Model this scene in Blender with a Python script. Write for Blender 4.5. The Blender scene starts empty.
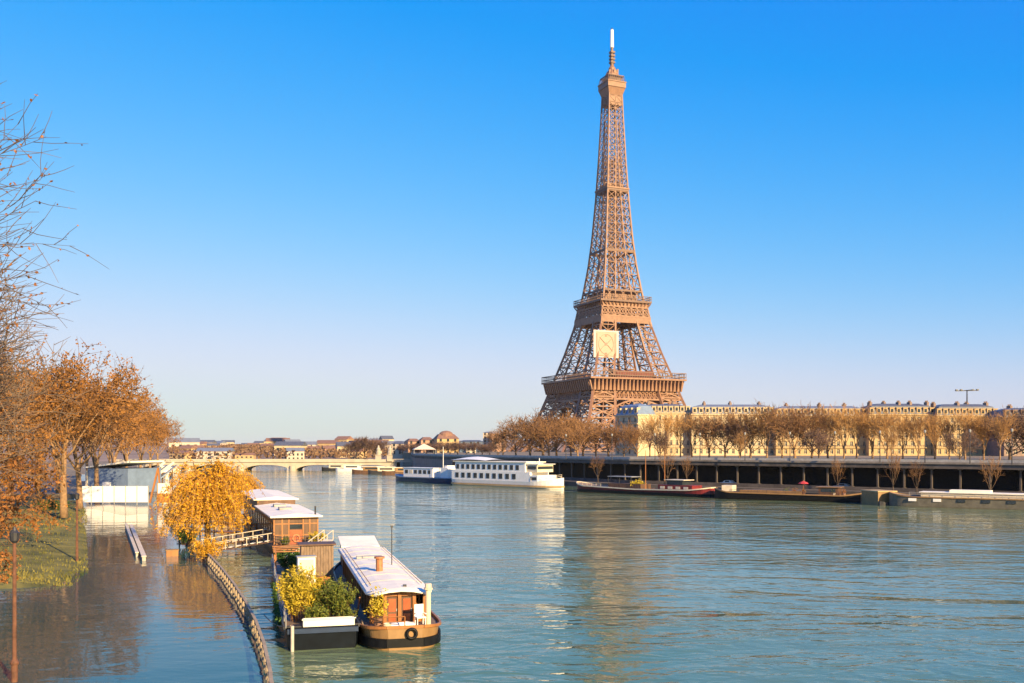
import bpy, math, random
from mathutils import Vector, Matrix, Quaternion

# ------------------------------------------------------------------ camera, sky, sun, exposure
S = bpy.context.scene
COL = S.collection
F_PX, HOR, HC = 970.0, 447.0, 11.5
cam_d = bpy.data.cameras.new("camera")
cam_d.sensor_width = 36.0
cam_d.lens = 36.0 * F_PX / 1024.0
cam_d.shift_y = (HOR - 341.5) / 1024.0
cam_d.clip_start = 0.5
cam_d.clip_end = 60000
cam = bpy.data.objects.new("camera", cam_d)
cam.location = (0, 0, HC)
cam.rotation_euler = (math.radians(90), 0, 0)
COL.objects.link(cam)
S.camera = cam

SUN_EL = math.radians(21.0)
SUN_DIR = Vector((0.57, -0.82, 0)).normalized() * math.cos(SUN_EL) + Vector((0, 0, math.sin(SUN_EL)))
world = bpy.data.worlds.new("World")
S.world = world
world.use_nodes = True
wn, wl = world.node_tree.nodes, world.node_tree.links
sky = wn.new("ShaderNodeTexSky")
sky.sky_type = 'NISHITA'
sky.sun_disc = False
sky.sun_elevation = SUN_EL
sky.sun_rotation = math.atan2(SUN_DIR.x, SUN_DIR.y)
sky.altitude = 40
sky.air_density = 1.0
sky.dust_density = 0.5
sky.ozone_density = 4.0
# the clear winter sky: Nishita graded per channel towards the deep blue of the photograph
sep = wn.new("ShaderNodeSeparateColor"); comb = wn.new("ShaderNodeCombineColor")
wl.new(sky.outputs[0], sep.inputs[0])
def mnode(op_, a_, b_):
    q = wn.new("ShaderNodeMath"); q.operation = op_
    for k_, v_ in enumerate((a_, b_)):
        if isinstance(v_, (int, float)): q.inputs[k_].default_value = v_
        else: wl.new(v_, q.inputs[k_])
    return q.outputs[0]
r_, g_, b_ = [mnode('MULTIPLY', sep.outputs[k], 0.15) for k in range(3)]
def soft(x, m_, k_):
    q = wn.new("ShaderNodeMath"); q.operation = 'SMOOTH_MIN'
    wl.new(x, q.inputs[0]); q.inputs[1].default_value = m_; q.inputs[2].default_value = k_
    return mnode('MAXIMUM', q.outputs[0], 0.004)
R_OUT = soft(mnode('MULTIPLY', mnode('POWER', r_, 2.085), 2.9), 0.46, 1.2)
G_OUT = soft(mnode('MULTIPLY', mnode('POWER', g_, 1.037), 0.83), 0.54, 0.678)
B_OUT = mnode('MAXIMUM', mnode('SUBTRACT', mnode('MULTIPLY', mnode('POWER', b_, 0.216), 0.775), mnode('MULTIPLY', r_, 0.282)), 0.40)
for k, o_ in enumerate((R_OUT, G_OUT, B_OUT)): wl.new(mnode('DIVIDE', o_, 0.15), comb.inputs[k])
wl.new(comb.outputs[0], wn["Background"].inputs[0])
wn["Background"].inputs[1].default_value = 0.105

sun_d = bpy.data.lights.new("sun", 'SUN')
sun_d.energy = 4.8
sun_d.angle = math.radians(0.5)
sun_d.color = (1.0, 0.73, 0.38)
sun = bpy.data.objects.new("sun", sun_d)
sun.rotation_euler = SUN_DIR.to_track_quat('Z', 'Y').to_euler()
sun.location = (60, -80, 60)
COL.objects.link(sun)

S.view_settings.view_transform = 'Standard'
S.view_settings.look = 'None'
S.view_settings.exposure = 1.10
S.view_settings.gamma = 1
S.cycles.max_bounces = 6
S.cycles.diffuse_bounces = 3
S.cycles.glossy_bounces = 3
S.cycles.transparent_max_bounces = 8

# ------------------------------------------------------------------ helpers
R = random.Random(7)
PI = math.pi

def at(px, Y, z=0.0):            # a point at depth Y seen in the column px
    return Vector(((px - 512.0) / F_PX * Y, Y, z))

def on(px, py, z=0.0):           # the point of height z seen at a pixel
    return at(px, (HC - z) * F_PX / (py - HOR), z)

def mat(name, col, rough=0.7, var=0.15, scale=3.0, metal=0.0, bump=0.0, stretch=None, col2=None, spec=0.5, coord='Object', emit=None):
    m = bpy.data.materials.new(name)
    m.use_nodes = True
    n, l = m.node_tree.nodes, m.node_tree.links
    b = n["Principled BSDF"]
    b.inputs["Roughness"].default_value = rough
    b.inputs["Metallic"].default_value = metal
    b.inputs["Specular IOR Level"].default_value = spec
    tc = n.new("ShaderNodeTexCoord")
    mp = n.new("ShaderNodeMapping")
    if stretch: mp.inputs["Scale"].default_value = stretch
    l.new(tc.outputs[coord], mp.inputs[0])
    nz = n.new("ShaderNodeTexNoise")
    nz.inputs["Scale"].default_value = scale
    nz.inputs["Detail"].default_value = 6
    nz.inputs["Roughness"].default_value = 0.62
    l.new(mp.outputs[0], nz.inputs["Vector"])
    rp = n.new("ShaderNodeValToRGB")
    a = [max(0, c * (1 - var)) for c in col[:3]]
    z = [min(1, c * (1 + var)) for c in (col2 or col)[:3]]
    rp.color_ramp.elements[0].position = 0.32
    rp.color_ramp.elements[1].position = 0.68
    rp.color_ramp.elements[0].color = (*a, 1)
    rp.color_ramp.elements[1].color = (*z, 1)
    l.new(nz.outputs[0], rp.inputs[0])
    l.new(rp.outputs[0], b.inputs["Base Color"])
    if bump:
        bp = n.new("ShaderNodeBump")
        bp.inputs["Strength"].default_value = min(1, bump)
        bp.inputs["Distance"].default_value = 0.05
        l.new(nz.outputs[0], bp.inputs["Height"])
        l.new(bp.outputs[0], b.inputs["Normal"])
    if emit:
        b.inputs["Emission Color"].default_value = (*emit[0], 1)
        b.inputs["Emission Strength"].default_value = emit[1]
    return m

class MB:
    """collects faces of one mesh object"""
    def __init__(s): s.v, s.f, s.m = [], [], []
    def add(s, vs, fs, mi=0):
        o = len(s.v)
        s.v.extend([tuple(v) for v in vs])
        s.f.extend([tuple(i + o for i in f) for f in fs])
        s.m.extend([mi] * len(fs))
        return s
    def box(s, c, d, rz=0.0, mi=0, taper=1.0):
        x, y, z = d[0] / 2, d[1] / 2, d[2] / 2
        ca, sa = math.cos(rz), math.sin(rz)
        vs = []
        for dz in (-1, 1):
            k = taper if dz > 0 else 1.0
            for dx, dy in ((-1, -1), (1, -1), (1, 1), (-1, 1)):
                X, Y = dx * x * k, dy * y * k
                vs.append((c[0] + X * ca - Y * sa, c[1] + X * sa + Y * ca, c[2] + dz * z))
        return s.add(vs, [(3, 2, 1, 0), (4, 5, 6, 7), (0, 1, 5, 4), (1, 2, 6, 5), (2, 3, 7, 6), (3, 0, 4, 7)], mi)
    def bx(s, x0, x1, y0, y1, z0, z1, mi=0):
        return s.box(((x0 + x1) / 2, (y0 + y1) / 2, (z0 + z1) / 2), (abs(x1 - x0), abs(y1 - y0), abs(z1 - z0)), 0, mi)
    def beam(s, a, b, w, h=None, mi=0, up=None):
        a, b = Vector(a), Vector(b)
        d = b - a
        if d.length < 1e-6: return s
        d.normalize()
        u = Vector(up) if up else (Vector((0, 0, 1)) if abs(d.z) < 0.95 else Vector((0, 1, 0)))
        x = d.cross(u).normalized() * (w / 2)
        y = x.cross(d).normalized() * ((h or w) / 2)
        vs = [a - x - y, a + x - y, a + x + y, a - x + y, b - x - y, b + x - y, b + x + y, b - x + y]
        return s.add(vs, [(0, 3, 2, 1), (4, 5, 6, 7), (0, 1, 5, 4), (1, 2, 6, 5), (2, 3, 7, 6), (3, 0, 4, 7)], mi)
    def tube(s, pts, rads, n=6, mi=0, cap=True):
        pts = [Vector(p) for p in pts]
        o = len(s.v)
        ref = None
        for i, p in enumerate(pts):
            t = (pts[min(i + 1, len(pts) - 1)] - pts[max(i - 1, 0)])
            if t.length < 1e-9: t = Vector((0, 0, 1))
            t.normalize()
            if ref is None: ref = t.orthogonal().normalized()
            ref = (ref - t * ref.dot(t))
            ref = ref.normalized() if ref.length > 1e-6 else t.orthogonal().normalized()
            bi = t.cross(ref)
            r = rads[i] if hasattr(rads, '__len__') else rads
            for k in range(n):
                a = 2 * PI * k / n
                s.v.append(tuple(p + (ref * math.cos(a) + bi * math.sin(a)) * r))
        for i in range(len(pts) - 1):
            for k in range(n):
                k2 = (k + 1) % n
                s.f.append((o + i * n + k, o + i * n + k2, o + (i + 1) * n + k2, o + (i + 1) * n + k)); s.m.append(mi)
        if cap:
            s.f.append(tuple(o + k for k in range(n))[::-1]); s.m.append(mi)
            e = o + (len(pts) - 1) * n
            s.f.append(tuple(e + k for k in range(n))); s.m.append(mi)
        return s
    def cyl(s, p, r, h, n=12, mi=0, r2=None):
        p = Vector(p)
        return s.tube([p, p + Vector((0, 0, h))], [r, r if r2 is None else r2], n, mi)
    def lathe(s, p, prof, n=12, mi=0):
        p = Vector(p)
        o = len(s.v)
        for r, z in prof:
            for k in range(n):
                a = 2 * PI * k / n
                s.v.append((p.x + r * math.cos(a), p.y + r * math.sin(a), p.z + z))
        for i in range(len(prof) - 1):
            for k in range(n):
                k2 = (k + 1) % n
                s.f.append((o + i * n + k, o + i * n + k2, o + (i + 1) * n + k2, o + (i + 1) * n + k)); s.m.append(mi)
        s.f.append(tuple(o + k for k in range(n))[::-1]); s.m.append(mi)
        e = o + (len(prof) - 1) * n
        s.f.append(tuple(e + k for k in range(n))); s.m.append(mi)
        return s
    def prism(s, poly, z0, z1, mi=0):            # poly counter-clockwise in xy
        n = len(poly)
        vs = [(p[0], p[1], z0) for p in poly] + [(p[0], p[1], z1) for p in poly]
        fs = [tuple(range(n))[::-1], tuple(range(n, 2 * n))]
        fs += [(i, (i + 1) % n, n + (i + 1) % n, n + i) for i in range(n)]
        return s.add(vs, fs, mi)
    def leaf(s, p, size, rg, mi=0, asp=0.6):
        p = Vector(p)
        a = Vector((rg.gauss(0, 1), rg.gauss(0, 1), rg.gauss(0, 1))).normalized()
        b = a.orthogonal().normalized()
        b = Quaternion(a, rg.uniform(0, 6.28)) @ b
        a *= size / 2; b *= size * asp / 2
        return s.add([p - a, p + b, p + a, p - b], [(0, 1, 2, 3)], mi)
    def build(s, name, mats, parent=None, smooth=False, loc=None):
        me = bpy.data.meshes.new(name)
        me.from_pydata(s.v, [], s.f)
        for m in (mats if isinstance(mats, (list, tuple)) else [mats]): me.materials.append(m)
        if any(s.m): me.polygons.foreach_set("material_index", s.m)
        if smooth: me.polygons.foreach_set("use_smooth", [True] * len(me.polygons))
        me.update()
        o = bpy.data.objects.new(name, me)
        COL.objects.link(o)
        if parent: o.parent = parent
        if loc: o.location = loc
        return o

def tag(o, label=None, cat=None, group=None, kind=None):
    if label: o["label"] = label
    if cat: o["category"] = cat
    if group: o["group"] = group
    if kind: o["kind"] = kind
    return o

def empty(name, loc=(0, 0, 0), rz=0.0, label=None, cat=None, group=None, scale=1.0):
    o = bpy.data.objects.new(name, None)
    COL.objects.link(o)
    o.location = loc
    o.rotation_euler = (0, 0, rz)
    o.scale = (scale,) * 3
    o.empty_display_size = 0.5
    return tag(o, label, cat, group)

def put(ob, parent, loc=(0, 0, 0), rz=0.0, label=None):   # a copied part
    c = ob.copy(); COL.objects.link(c); c.parent = parent
    c.location = loc; c.rotation_euler = (0, 0, rz)
    if label: c["label"] = label
    return c

def copy_tree(o, loc=None, rz=None, scale=None, label=None, parent=None):
    c = o.copy(); COL.objects.link(c); c.parent = parent
    if loc is not None: c.location = loc
    if rz is not None: c.rotation_euler = (0, 0, rz)
    if scale is not None: c.scale = scale if hasattr(scale, '__len__') else (scale,) * 3
    if label: c["label"] = label
    for ch in list(o.children):
        copy_tree(ch, parent=c)
    return c

def heading(p0, p1):             # z rotation that sends local +Y from p0 to p1
    d = Vector(p1) - Vector(p0)
    return math.atan2(-d.x, d.y)

ORD = ("first second third fourth fifth sixth seventh eighth ninth tenth eleventh twelfth thirteenth fourteenth fifteenth sixteenth "
       "seventeenth eighteenth nineteenth twentieth").split()
TENS = ["", "", "twenty", "thirty", "forty", "fifty", "sixty"]
def nth(i):                      # 0 -> first
    if i < 20: return ORD[i]
    t, u = divmod(i + 1, 10)
    return (TENS[t][:-1] + "ieth") if u == 0 else TENS[t] + "-" + ORD[u - 1]

# ------------------------------------------------------------------ materials
M = {}
M['iron'] = mat("iron_paint", (0.262, 0.138, 0.080), 0.55, 0.2, 0.4)
M['iron_dark'] = mat("iron_paint_dark", (0.17, 0.10, 0.07), 0.6, 0.2, 0.4)
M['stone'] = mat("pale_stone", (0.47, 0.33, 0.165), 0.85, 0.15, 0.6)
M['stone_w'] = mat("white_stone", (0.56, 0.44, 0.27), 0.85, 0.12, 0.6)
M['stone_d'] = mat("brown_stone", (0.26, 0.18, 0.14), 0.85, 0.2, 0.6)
M['quay'] = mat("quay_stone", (0.26, 0.215, 0.17), 0.9, 0.3, 0.5, bump=0.3)
M['conc'] = mat("concrete", (0.42, 0.39, 0.34), 0.85, 0.2, 1.2)
M['zinc'] = mat("zinc_roof", (0.17, 0.19, 0.22), 0.45, 0.2, 0.8)
M['slate'] = mat("slate_roof", (0.10, 0.11, 0.13), 0.5, 0.25, 1.0)
M['tile'] = mat("clay_tile", (0.23, 0.125, 0.085), 0.8, 0.25, 1.0)
M['glass'] = mat("window_glass", (0.03, 0.04, 0.05), 0.12, 0.3, 1.5)
M['dark'] = mat("dark_paint", (0.035, 0.035, 0.04), 0.5, 0.3, 2.0)
M['black'] = mat("deep_black", (0.006, 0.0065, 0.008), 0.5, 0.4, 2.0, spec=0.2)
M['white'] = mat("white_paint", (0.80, 0.78, 0.74), 0.45, 0.06, 1.0)
M['roof_w'] = mat("white_roof", (0.88, 0.80, 0.64), 0.6, 0.10, 0.7)
M['cream'] = mat("cream_paint", (0.68, 0.58, 0.42), 0.5, 0.1, 1.0)
M['hull_n'] = mat("blue_black_hull", (0.004, 0.007, 0.012), 0.38, 0.4, 1.5, spec=0.15)
M['navy'] = mat("navy_hull", (0.012, 0.030, 0.075), 0.4, 0.3, 0.8)
M['red'] = mat("red_hull", (0.17, 0.018, 0.018), 0.5, 0.35, 0.8)
M['rust'] = mat("rusty_steel", (0.13, 0.055, 0.03), 0.8, 0.4, 3.0)
M['wood'] = mat("varnished_wood", (0.33, 0.135, 0.038), 0.45, 0.25, 2.5, stretch=(1, 1, 0.25))
M['wood_m'] = mat("brown_panelling", (0.12, 0.058, 0.028), 0.5, 0.3, 2.5, stretch=(1, 1, 0.25))
M['quay_d'] = mat("dark_quay_stone", (0.11, 0.088, 0.072), 0.9, 0.35, 0.4)  # darker quay stone; on the gallery roof slab it stands for shadow
M['rail_st'] = mat("buff_railing_stone", (0.34, 0.26, 0.17), 0.85, 0.25, 1.5)
M['wood_d'] = mat("dark_wood", (0.11, 0.055, 0.03), 0.6, 0.35, 2.5, stretch=(1, 1, 0.25))
M['tan'] = mat("tan_hull", (0.27, 0.155, 0.06), 0.5, 0.2, 1.0)
M['door_r'] = mat("red_brown_door", (0.36, 0.085, 0.025), 0.4, 0.2, 1.5)
M['deck'] = mat("deck_boards", (0.22, 0.15, 0.10), 0.75, 0.3, 2.0, stretch=(3, 0.4, 1))
M['grey'] = mat("grey_paint", (0.30, 0.30, 0.29), 0.55, 0.2, 1.0)
M['olive'] = mat("olive_grey_hull", (0.14, 0.125, 0.095), 0.55, 0.25, 0.8)
M['bluegrey'] = mat("blue_grey_sheet", (0.16, 0.22, 0.32), 0.5, 0.15, 0.6)
M['asphalt'] = mat("asphalt", (0.05, 0.05, 0.052), 0.6, 0.4, 0.5)
M['bark'] = mat("tree_bark", (0.27, 0.165, 0.085), 0.9, 0.35, 2.5, bump=0.4)
M['bark_d'] = mat("dark_bark", (0.10, 0.066, 0.042), 0.9, 0.35, 2.5)
M['twig'] = mat("golden_twigs", (0.36, 0.195, 0.065), 0.9, 0.3, 0.5)
M['twig_b'] = mat("brown_twigs", (0.22, 0.112, 0.045), 0.9, 0.3, 0.5)
M['twig_g'] = mat("grey_twigs", (0.14, 0.10, 0.075), 0.9, 0.3, 0.5)
M['twig_p'] = mat("dull_purple_twigs", (0.115, 0.068, 0.055), 0.9, 0.3, 0.5)
def leafmat(name, cols, scale=9.0):
    m = mat(name, cols[0], 0.75, 0, scale)
    n = m.node_tree.nodes
    rp = [x for x in n if x.type == 'VALTORGB'][0].color_ramp
    nz = [x for x in n if x.type == 'TEX_NOISE'][0]
    nz.inputs["Detail"].default_value = 2
    rp.elements[0].color = (*cols[0], 1); rp.elements[1].color = (*cols[-1], 1)
    for i, c in enumerate(cols[1:-1]):
        e = rp.elements.new(0.32 + 0.36 * (i + 1) / (len(cols) - 1)); e.color = (*c, 1)
    b = n["Principled BSDF"]
    tr = n.new("ShaderNodeBsdfTranslucent")
    mx = n.new("ShaderNodeMixShader"); mx.inputs[0].default_value = 0.25
    l = m.node_tree.links
    rn = [x for x in n if x.type == 'VALTORGB'][0]
    l.new(rn.outputs[0], tr.inputs[0])
    l.new(b.outputs[0], mx.inputs[1]); l.new(tr.outputs[0], mx.inputs[2])
    l.new(mx.outputs[0], n["Material Output"].inputs[0])
    return m
M['leaf_br'] = leafmat("dry_brown_leaves", [(0.10, 0.035, 0.012), (0.34, 0.13, 0.025), (0.46, 0.20, 0.05)])
M['leaf_or'] = leafmat("orange_leaves", [(0.12, 0.05, 0.012), (0.33, 0.14, 0.022), (0.46, 0.22, 0.045)])
M['leaf_wi'] = leafmat("golden_willow_leaves", [(0.34, 0.15, 0.006), (0.74, 0.39, 0.012), (0.82, 0.50, 0.03)], 3.0)
M['leaf_ye'] = leafmat("yellow_bamboo_leaves", [(0.20, 0.16, 0.012), (0.55, 0.42, 0.025), (0.66, 0.50, 0.06)])
M['leaf_gr'] = leafmat("green_shrub_leaves", [(0.03, 0.055, 0.008), (0.12, 0.16, 0.02), (0.28, 0.26, 0.03)])
M['leaf_dg'] = leafmat("deep_green_leaves", [(0.02, 0.05, 0.01), (0.06, 0.13, 0.02), (0.10, 0.18, 0.03)])
M['leaf_gd'] = leafmat("gold_brown_foliage", [(0.14, 0.07, 0.02), (0.29, 0.15, 0.04), (0.40, 0.23, 0.065)])

# ------------------------------------------------------------------ water
def water_material(name, dist, c0, c1):
    m = bpy.data.materials.new(name)
    m.use_nodes = True
    n, l = m.node_tree.nodes, m.node_tree.links
    b = n["Principled BSDF"]
    b.inputs["Roughness"].default_value = 0.03
    b.inputs["IOR"].default_value = 1.333
    tc = n.new("ShaderNodeTexCoord")
    def noise(scale, st, rot, det=3.0, rough=0.55, dist=0.0):
        mp = n.new("ShaderNodeMapping")
        mp.inputs["Scale"].default_value = st
        mp.inputs["Rotation"].default_value = (0, 0, rot)
        l.new(tc.outputs["Object"], mp.inputs[0])
        nz = n.new("ShaderNodeTexNoise")
        nz.inputs["Scale"].default_value = scale
        nz.inputs["Detail"].default_value = det
        nz.inputs["Roughness"].default_value = rough
        nz.inputs["Distortion"].default_value = dist
        l.new(mp.outputs[0], nz.inputs["Vector"])
        return nz.outputs[0]
    def math_(op, a, b_):
        x = n.new("ShaderNodeMath"); x.operation = op
        for i, q in enumerate((a, b_)):
            if isinstance(q, (int, float)): x.inputs[i].default_value = q
            else: l.new(q, x.inputs[i])
        return x.outputs[0]
    # base colour: silty green river, darker and lighter streams
    big = noise(0.012, (1, 0.45, 1), 0.5, 4, 0.6, 0.6)
    rp = n.new("ShaderNodeValToRGB")
    rp.color_ramp.elements[0].position = 0.35; rp.color_ramp.elements[0].color = (*c0, 1)
    rp.color_ramp.elements[1].position = 0.68; rp.color_ramp.elements[1].color = (*c1, 1)
    l.new(big, rp.inputs[0]); l.new(rp.outputs[0], b.inputs["Base Color"])
    # waves: swell across the current, chop, fine ripples; calmer and rougher patches
    patch = noise(0.03, (0.5, 1.2, 1), 0.2, 4, 0.6, 1.2)
    pr = n.new("ShaderNodeMapRange")
    pr.inputs["From Min"].default_value = 0.36; pr.inputs["From Max"].default_value = 0.66
    pr.inputs["To Min"].default_value = 0.35; pr.inputs["To Max"].default_value = 1.15
    l.new(patch, pr.inputs[0])
    h1 = noise(0.085, (0.6, 1.2, 1), 0.35, 2, 0.5, 1.4)
    hm = noise(0.30, (0.7, 1.25, 1), 0.1, 2, 0.5, 1.6)
    h2 = noise(0.95, (0.75, 1.2, 1), -0.2, 2, 0.5, 0.8)
    h3 = noise(3.2, (0.8, 1.2, 1), 0.3, 2, 0.5)
    s = math_('ADD', math_('ADD', math_('MULTIPLY', h1, 1.1), math_('MULTIPLY', hm, 0.55)), math_('ADD', math_('MULTIPLY', h2, 0.20), math_('MULTIPLY', h3, 0.028)))
    hgt = math_('MULTIPLY', s, pr.outputs[0])
    bp = n.new("ShaderNodeBump")
    bp.inputs["Strength"].default_value = 1.0
    bp.inputs["Distance"].default_value = dist
    l.new(hgt, bp.inputs["Height"]); l.new(bp.outputs[0], b.inputs["Normal"])
    return m
M['water'] = water_material("river_water", 0.29, (0.076, 0.165, 0.105), (0.180, 0.208, 0.098))
M['flood'] = water_material("flood_water", 0.055, (0.014, 0.078, 0.090), (0.040, 0.092, 0.092))
w = MB()
w.add([(-1500, -200, 0), (1500, -200, 0), (1500, 1200, 0), (-1500, 1200, 0)], [(0, 1, 2, 3)])
tag(w.build("river_water", M['water']), kind='structure')
bed = MB(); bed.add([(-30000, -3000, -4), (30000, -3000, -4), (30000, 40000, -4), (-30000, 40000, -4)], [(0, 1, 2, 3)])
tag(bed.build("ground", mat("river_silt", (0.12, 0.10, 0.07), 0.9, 0.2, 0.01)), kind='structure')
# ------------------------------------------------------------------ land
QUAY = [Vector(p) for p in ((235, 70), (150, 158), (104, 205), (33, 272), (-22, 356), (-42, 420), (-52, 500))]   # front edge of the far quay
def offset(line, d):
    out = []
    for i, p in enumerate(line):
        t = (line[min(i + 1, len(line) - 1)] - line[max(i - 1, 0)]).normalized()
        out.append(p + Vector((t.y, -t.x)) * d)
    return out
Z_ST = 8.0
M['ground'] = mat("park_earth", (0.20, 0.155, 0.10), 0.95, 0.3, 0.06)
M['grass'] = mat("winter_grass", (0.055, 0.080, 0.012), 0.95, 0.45, 0.25, col2=(0.17, 0.145, 0.03))
back = offset(QUAY, 9.0)
poly = [(p.x, p.y) for p in back] + [(-70, 620), (-250, 2400), (3200, 3000), (3000, 60)]
g = MB(); g.prism(poly, -3.5, Z_ST)
tag(g.build("embankment_terrain", M['ground']), kind='structure')

# lower port path along the far quay
fr, bk = offset(QUAY, -5.0), offset(QUAY, 8.9)
p_ = MB()
for i in range(len(QUAY) - 1):
    p_.prism([(fr[i].x, fr[i].y), (bk[i].x, bk[i].y), (bk[i + 1].x, bk[i + 1].y), (fr[i + 1].x, fr[i + 1].y)][::1], -3.4, 1.3)
tag(p_.build("lower_quay_path", M['quay_d']), kind='structure')

# the far quay: covered gallery with a pale parapet on top
qw = empty("quay_gallery", (QUAY[2].x, QUAY[2].y, 0), 0, "long dark covered gallery of the far quay with pale columns and parapet", "quay")
O = Vector((QUAY[2].x, QUAY[2].y, 0))
def strip(d0, d1, z0, z1, lo=0, hi=None):
    a, b = offset(QUAY, d0), offset(QUAY, d1)
    m = MB()
    for i in range(lo, (hi or len(QUAY)) - 1):
        ps = [a[i], b[i], b[i + 1], a[i + 1]]
        m.prism([(q.x - O.x, q.y - O.y) for q in ps], z0, z1)
    return m
strip(0.0, 9.6, 6.7, 7.7).build("roof_slab", M['quay_d'], qw)  # dark slab colour stands in for the shadow band under the parapet
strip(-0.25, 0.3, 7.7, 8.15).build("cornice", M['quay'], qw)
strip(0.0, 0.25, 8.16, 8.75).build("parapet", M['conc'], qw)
strip(8.4, 8.95, 1.31, 6.69).build("back_wall", M['black'], qw)  # black colour stands for the shade deep inside the open gallery
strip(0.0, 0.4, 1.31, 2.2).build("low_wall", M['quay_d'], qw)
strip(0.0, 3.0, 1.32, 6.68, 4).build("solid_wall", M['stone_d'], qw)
col0 = None
for i in range(0, 4):
    a, b = QUAY[i], QUAY[i + 1]
    L = (b - a).length
    k = max(1, round(L / 6.2))
    for j in range(k):
        p = a.lerp(b, (j + 0.5) / k)
        if col0 is None:
            m = MB(); m.box((0, 0, 2.25), (0.36, 0.36, 4.4)); m.box((0, 0, -0.2), (0.8, 0.8, 0.5))
            m.box((0, 0, 4.35), (0.75, 0.75, 0.24), 0, 0, 1.25)
            col0 = m.build("column", M['quay_d'], qw); c = col0
        else:
            c = put(col0, qw)
        n_ = Vector(((b - a).y, -(b - a).x)).normalized()
        c.location = (p.x - O.x + n_.x * 0.9, p.y - O.y + n_.y * 0.9, 2.2)
        c.rotation_euler.z = math.atan2((b - a).y, (b - a).x)

# near bank: grass slope, flooded road, rising wet road
gb = MB()
edge = [(-35.6, 80), (-38.5, 90), (-45.2, 105), (-55.4, 128), (-67.5, 156), (-76.5, 176), (-90, 204)]
N = len(edge)
rows = []
for i, (x, y) in enumerate(edge):
    row = []
    for k in range(10):
        d = k * k * 0.65
        z = -0.12 + 0.16 * d ** 0.75 + R.uniform(-0.06, 0.06)
        row.append((x - d + R.uniform(-.7, .5), y + R.uniform(-1.2, 1.2) - (d * 0.12 - 1.5 if i == 0 else 0), min(z - (0.12 if i == 0 else 0), 3.0)))
    row.append((x - 700, y, 3.0))
    rows.append(row)
rows.insert(0, [(x + 0.5, y - 2.0 - k * 0.5, -0.6) for k, (x, y, z) in enumerate(rows[0])])
vs = [v for r in rows for v in r]; W_ = len(rows[0])
gb.add(vs, [(i * W_ + k, i * W_ + k + 1, (i + 1) * W_ + k + 1, (i + 1) * W_ + k) for i in range(len(rows) - 1) for k in range(W_ - 1)])
tag(gb.build("grass_bank_terrain", M['grass'], smooth=True), kind='structure')

M['wetroad'] = mat("wet_road", (0.085, 0.080, 0.085), 0.16, 0.3, 0.15, col2=(0.14, 0.125, 0.11))
rd = MB(); rows = []
for j in range(26):
    y = 118 + j * 10
    xl, xr = -38.3 - (y - 82) * 0.432 - 1.2, -31 - (y - 98) * 0.425 + 1.0
    row = []
    for k in range(14):
        t = k / 13
        z = -0.22 + 0.0052 * (y - 118) + 0.10 * math.sin(y * 0.13 + t * 5) + 0.07 * math.sin(t * 11 + y * 0.05)
        row.append((xl + (xr - xl) * t, y, min(z, 1.2) if y < 300 else 1.2))
    rows.append(row)
vs = [v for r in rows for v in r]
rd.add(vs, [(i * 14 + k, i * 14 + k + 1, (i + 1) * 14 + k + 1, (i + 1) * 14 + k) for i in range(25) for k in range(13)])
tag(rd.build("wet_road", M['wetroad'], smooth=True), kind='structure')
# near bank beyond: a low earth terrace running up river to the bridge
nb = MB()
nb.prism([(-82, 218), (-118, 320), (-165, 470), (-190, 700), (-900, 700), (-900, 219)], -3.0, 0.95)
tag(nb.build("near_bank_terrain", M['ground']), kind='structure')
# far city ground and hills
hl = MB(); rows = []
for i in range(60):
    x = -1400 + i * 60
    row = []
    for k, (y, zz) in enumerate(((700, 3), (1000, 9), (1400, 15), (1900, 22), (2600, 30), (3400, 22))):
        sh = 0.75 + 0.25 * math.sin(x * 0.0042 + 1.0) + 0.12 * math.sin(x * 0.013 + k)
        if x > 100: sh *= max(0.4, 1 - (x - 100) / 900)
        row.append((x, y, zz * sh if k else 1.0))
    rows.append(row)
vs = [v for r in rows for v in r]
hl.add(vs, [(i * 6 + k, (i + 1) * 6 + k, (i + 1) * 6 + k + 1, i * 6 + k + 1) for i in range(59) for k in range(5)])
tag(hl.build("far_hills", mat("hazy_hillside", (0.26, 0.18, 0.13), 0.95, 0.25, 0.01), smooth=True), kind='structure')  # pale hillside colour carries the haze of distance

# ------------------------------------------------------------------ the iron tower
TW_Y = 720.0
TZ = 4.8
PXM = F_PX / TW_Y
TH = math.radians(24.0)
tower = empty("lattice_tower", at(612, TW_Y, TZ), TH, "tall tapering brown iron lattice tower standing behind the far bank", "tower")
PROF = [(0, 60), (15, 48.5), (28, 41.2), (45, 35.5), (57, 32.0), (75, 26.3), (95, 20.9), (115, 16.6), (140, 13.0), (161, 10.9), (190, 8.9), (220, 7.3), (250, 6.0), (268, 5.4)]
THK = [(0, 25), (45, 17.5), (57, 15.5), (95, 11.5), (115, 9.6), (161, 7.4), (190, 6.6), (268, 5.4)]
def interp(tab, z):
    for (a, b), (c, d) in zip(tab, tab[1:]):
        if z <= c: return b + (d - b) * (z - a) / (c - a)
    return tab[-1][1]
wz = lambda z: interp(PROF, z)
tz = lambda z: min(interp(THK, z), wz(z))

def face_panel(m, a0, b0, a1, b1, cw, dw, n=1):
    """one lattice panel between the bottom edge a0-b0 and the top edge a1-b1"""
    a0, b0, a1, b1 = map(Vector, (a0, b0, a1, b1))
    for k in range(n):
        s, e = k / n, (k + 1) / n
        p, q, r, t = a0.lerp(b0, s), a0.lerp(b0, e), a1.lerp(b1, s), a1.lerp(b1, e)
        m.beam(p, t, dw); m.beam(q, r, dw)
    m.beam(a1, b1, cw)

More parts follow.
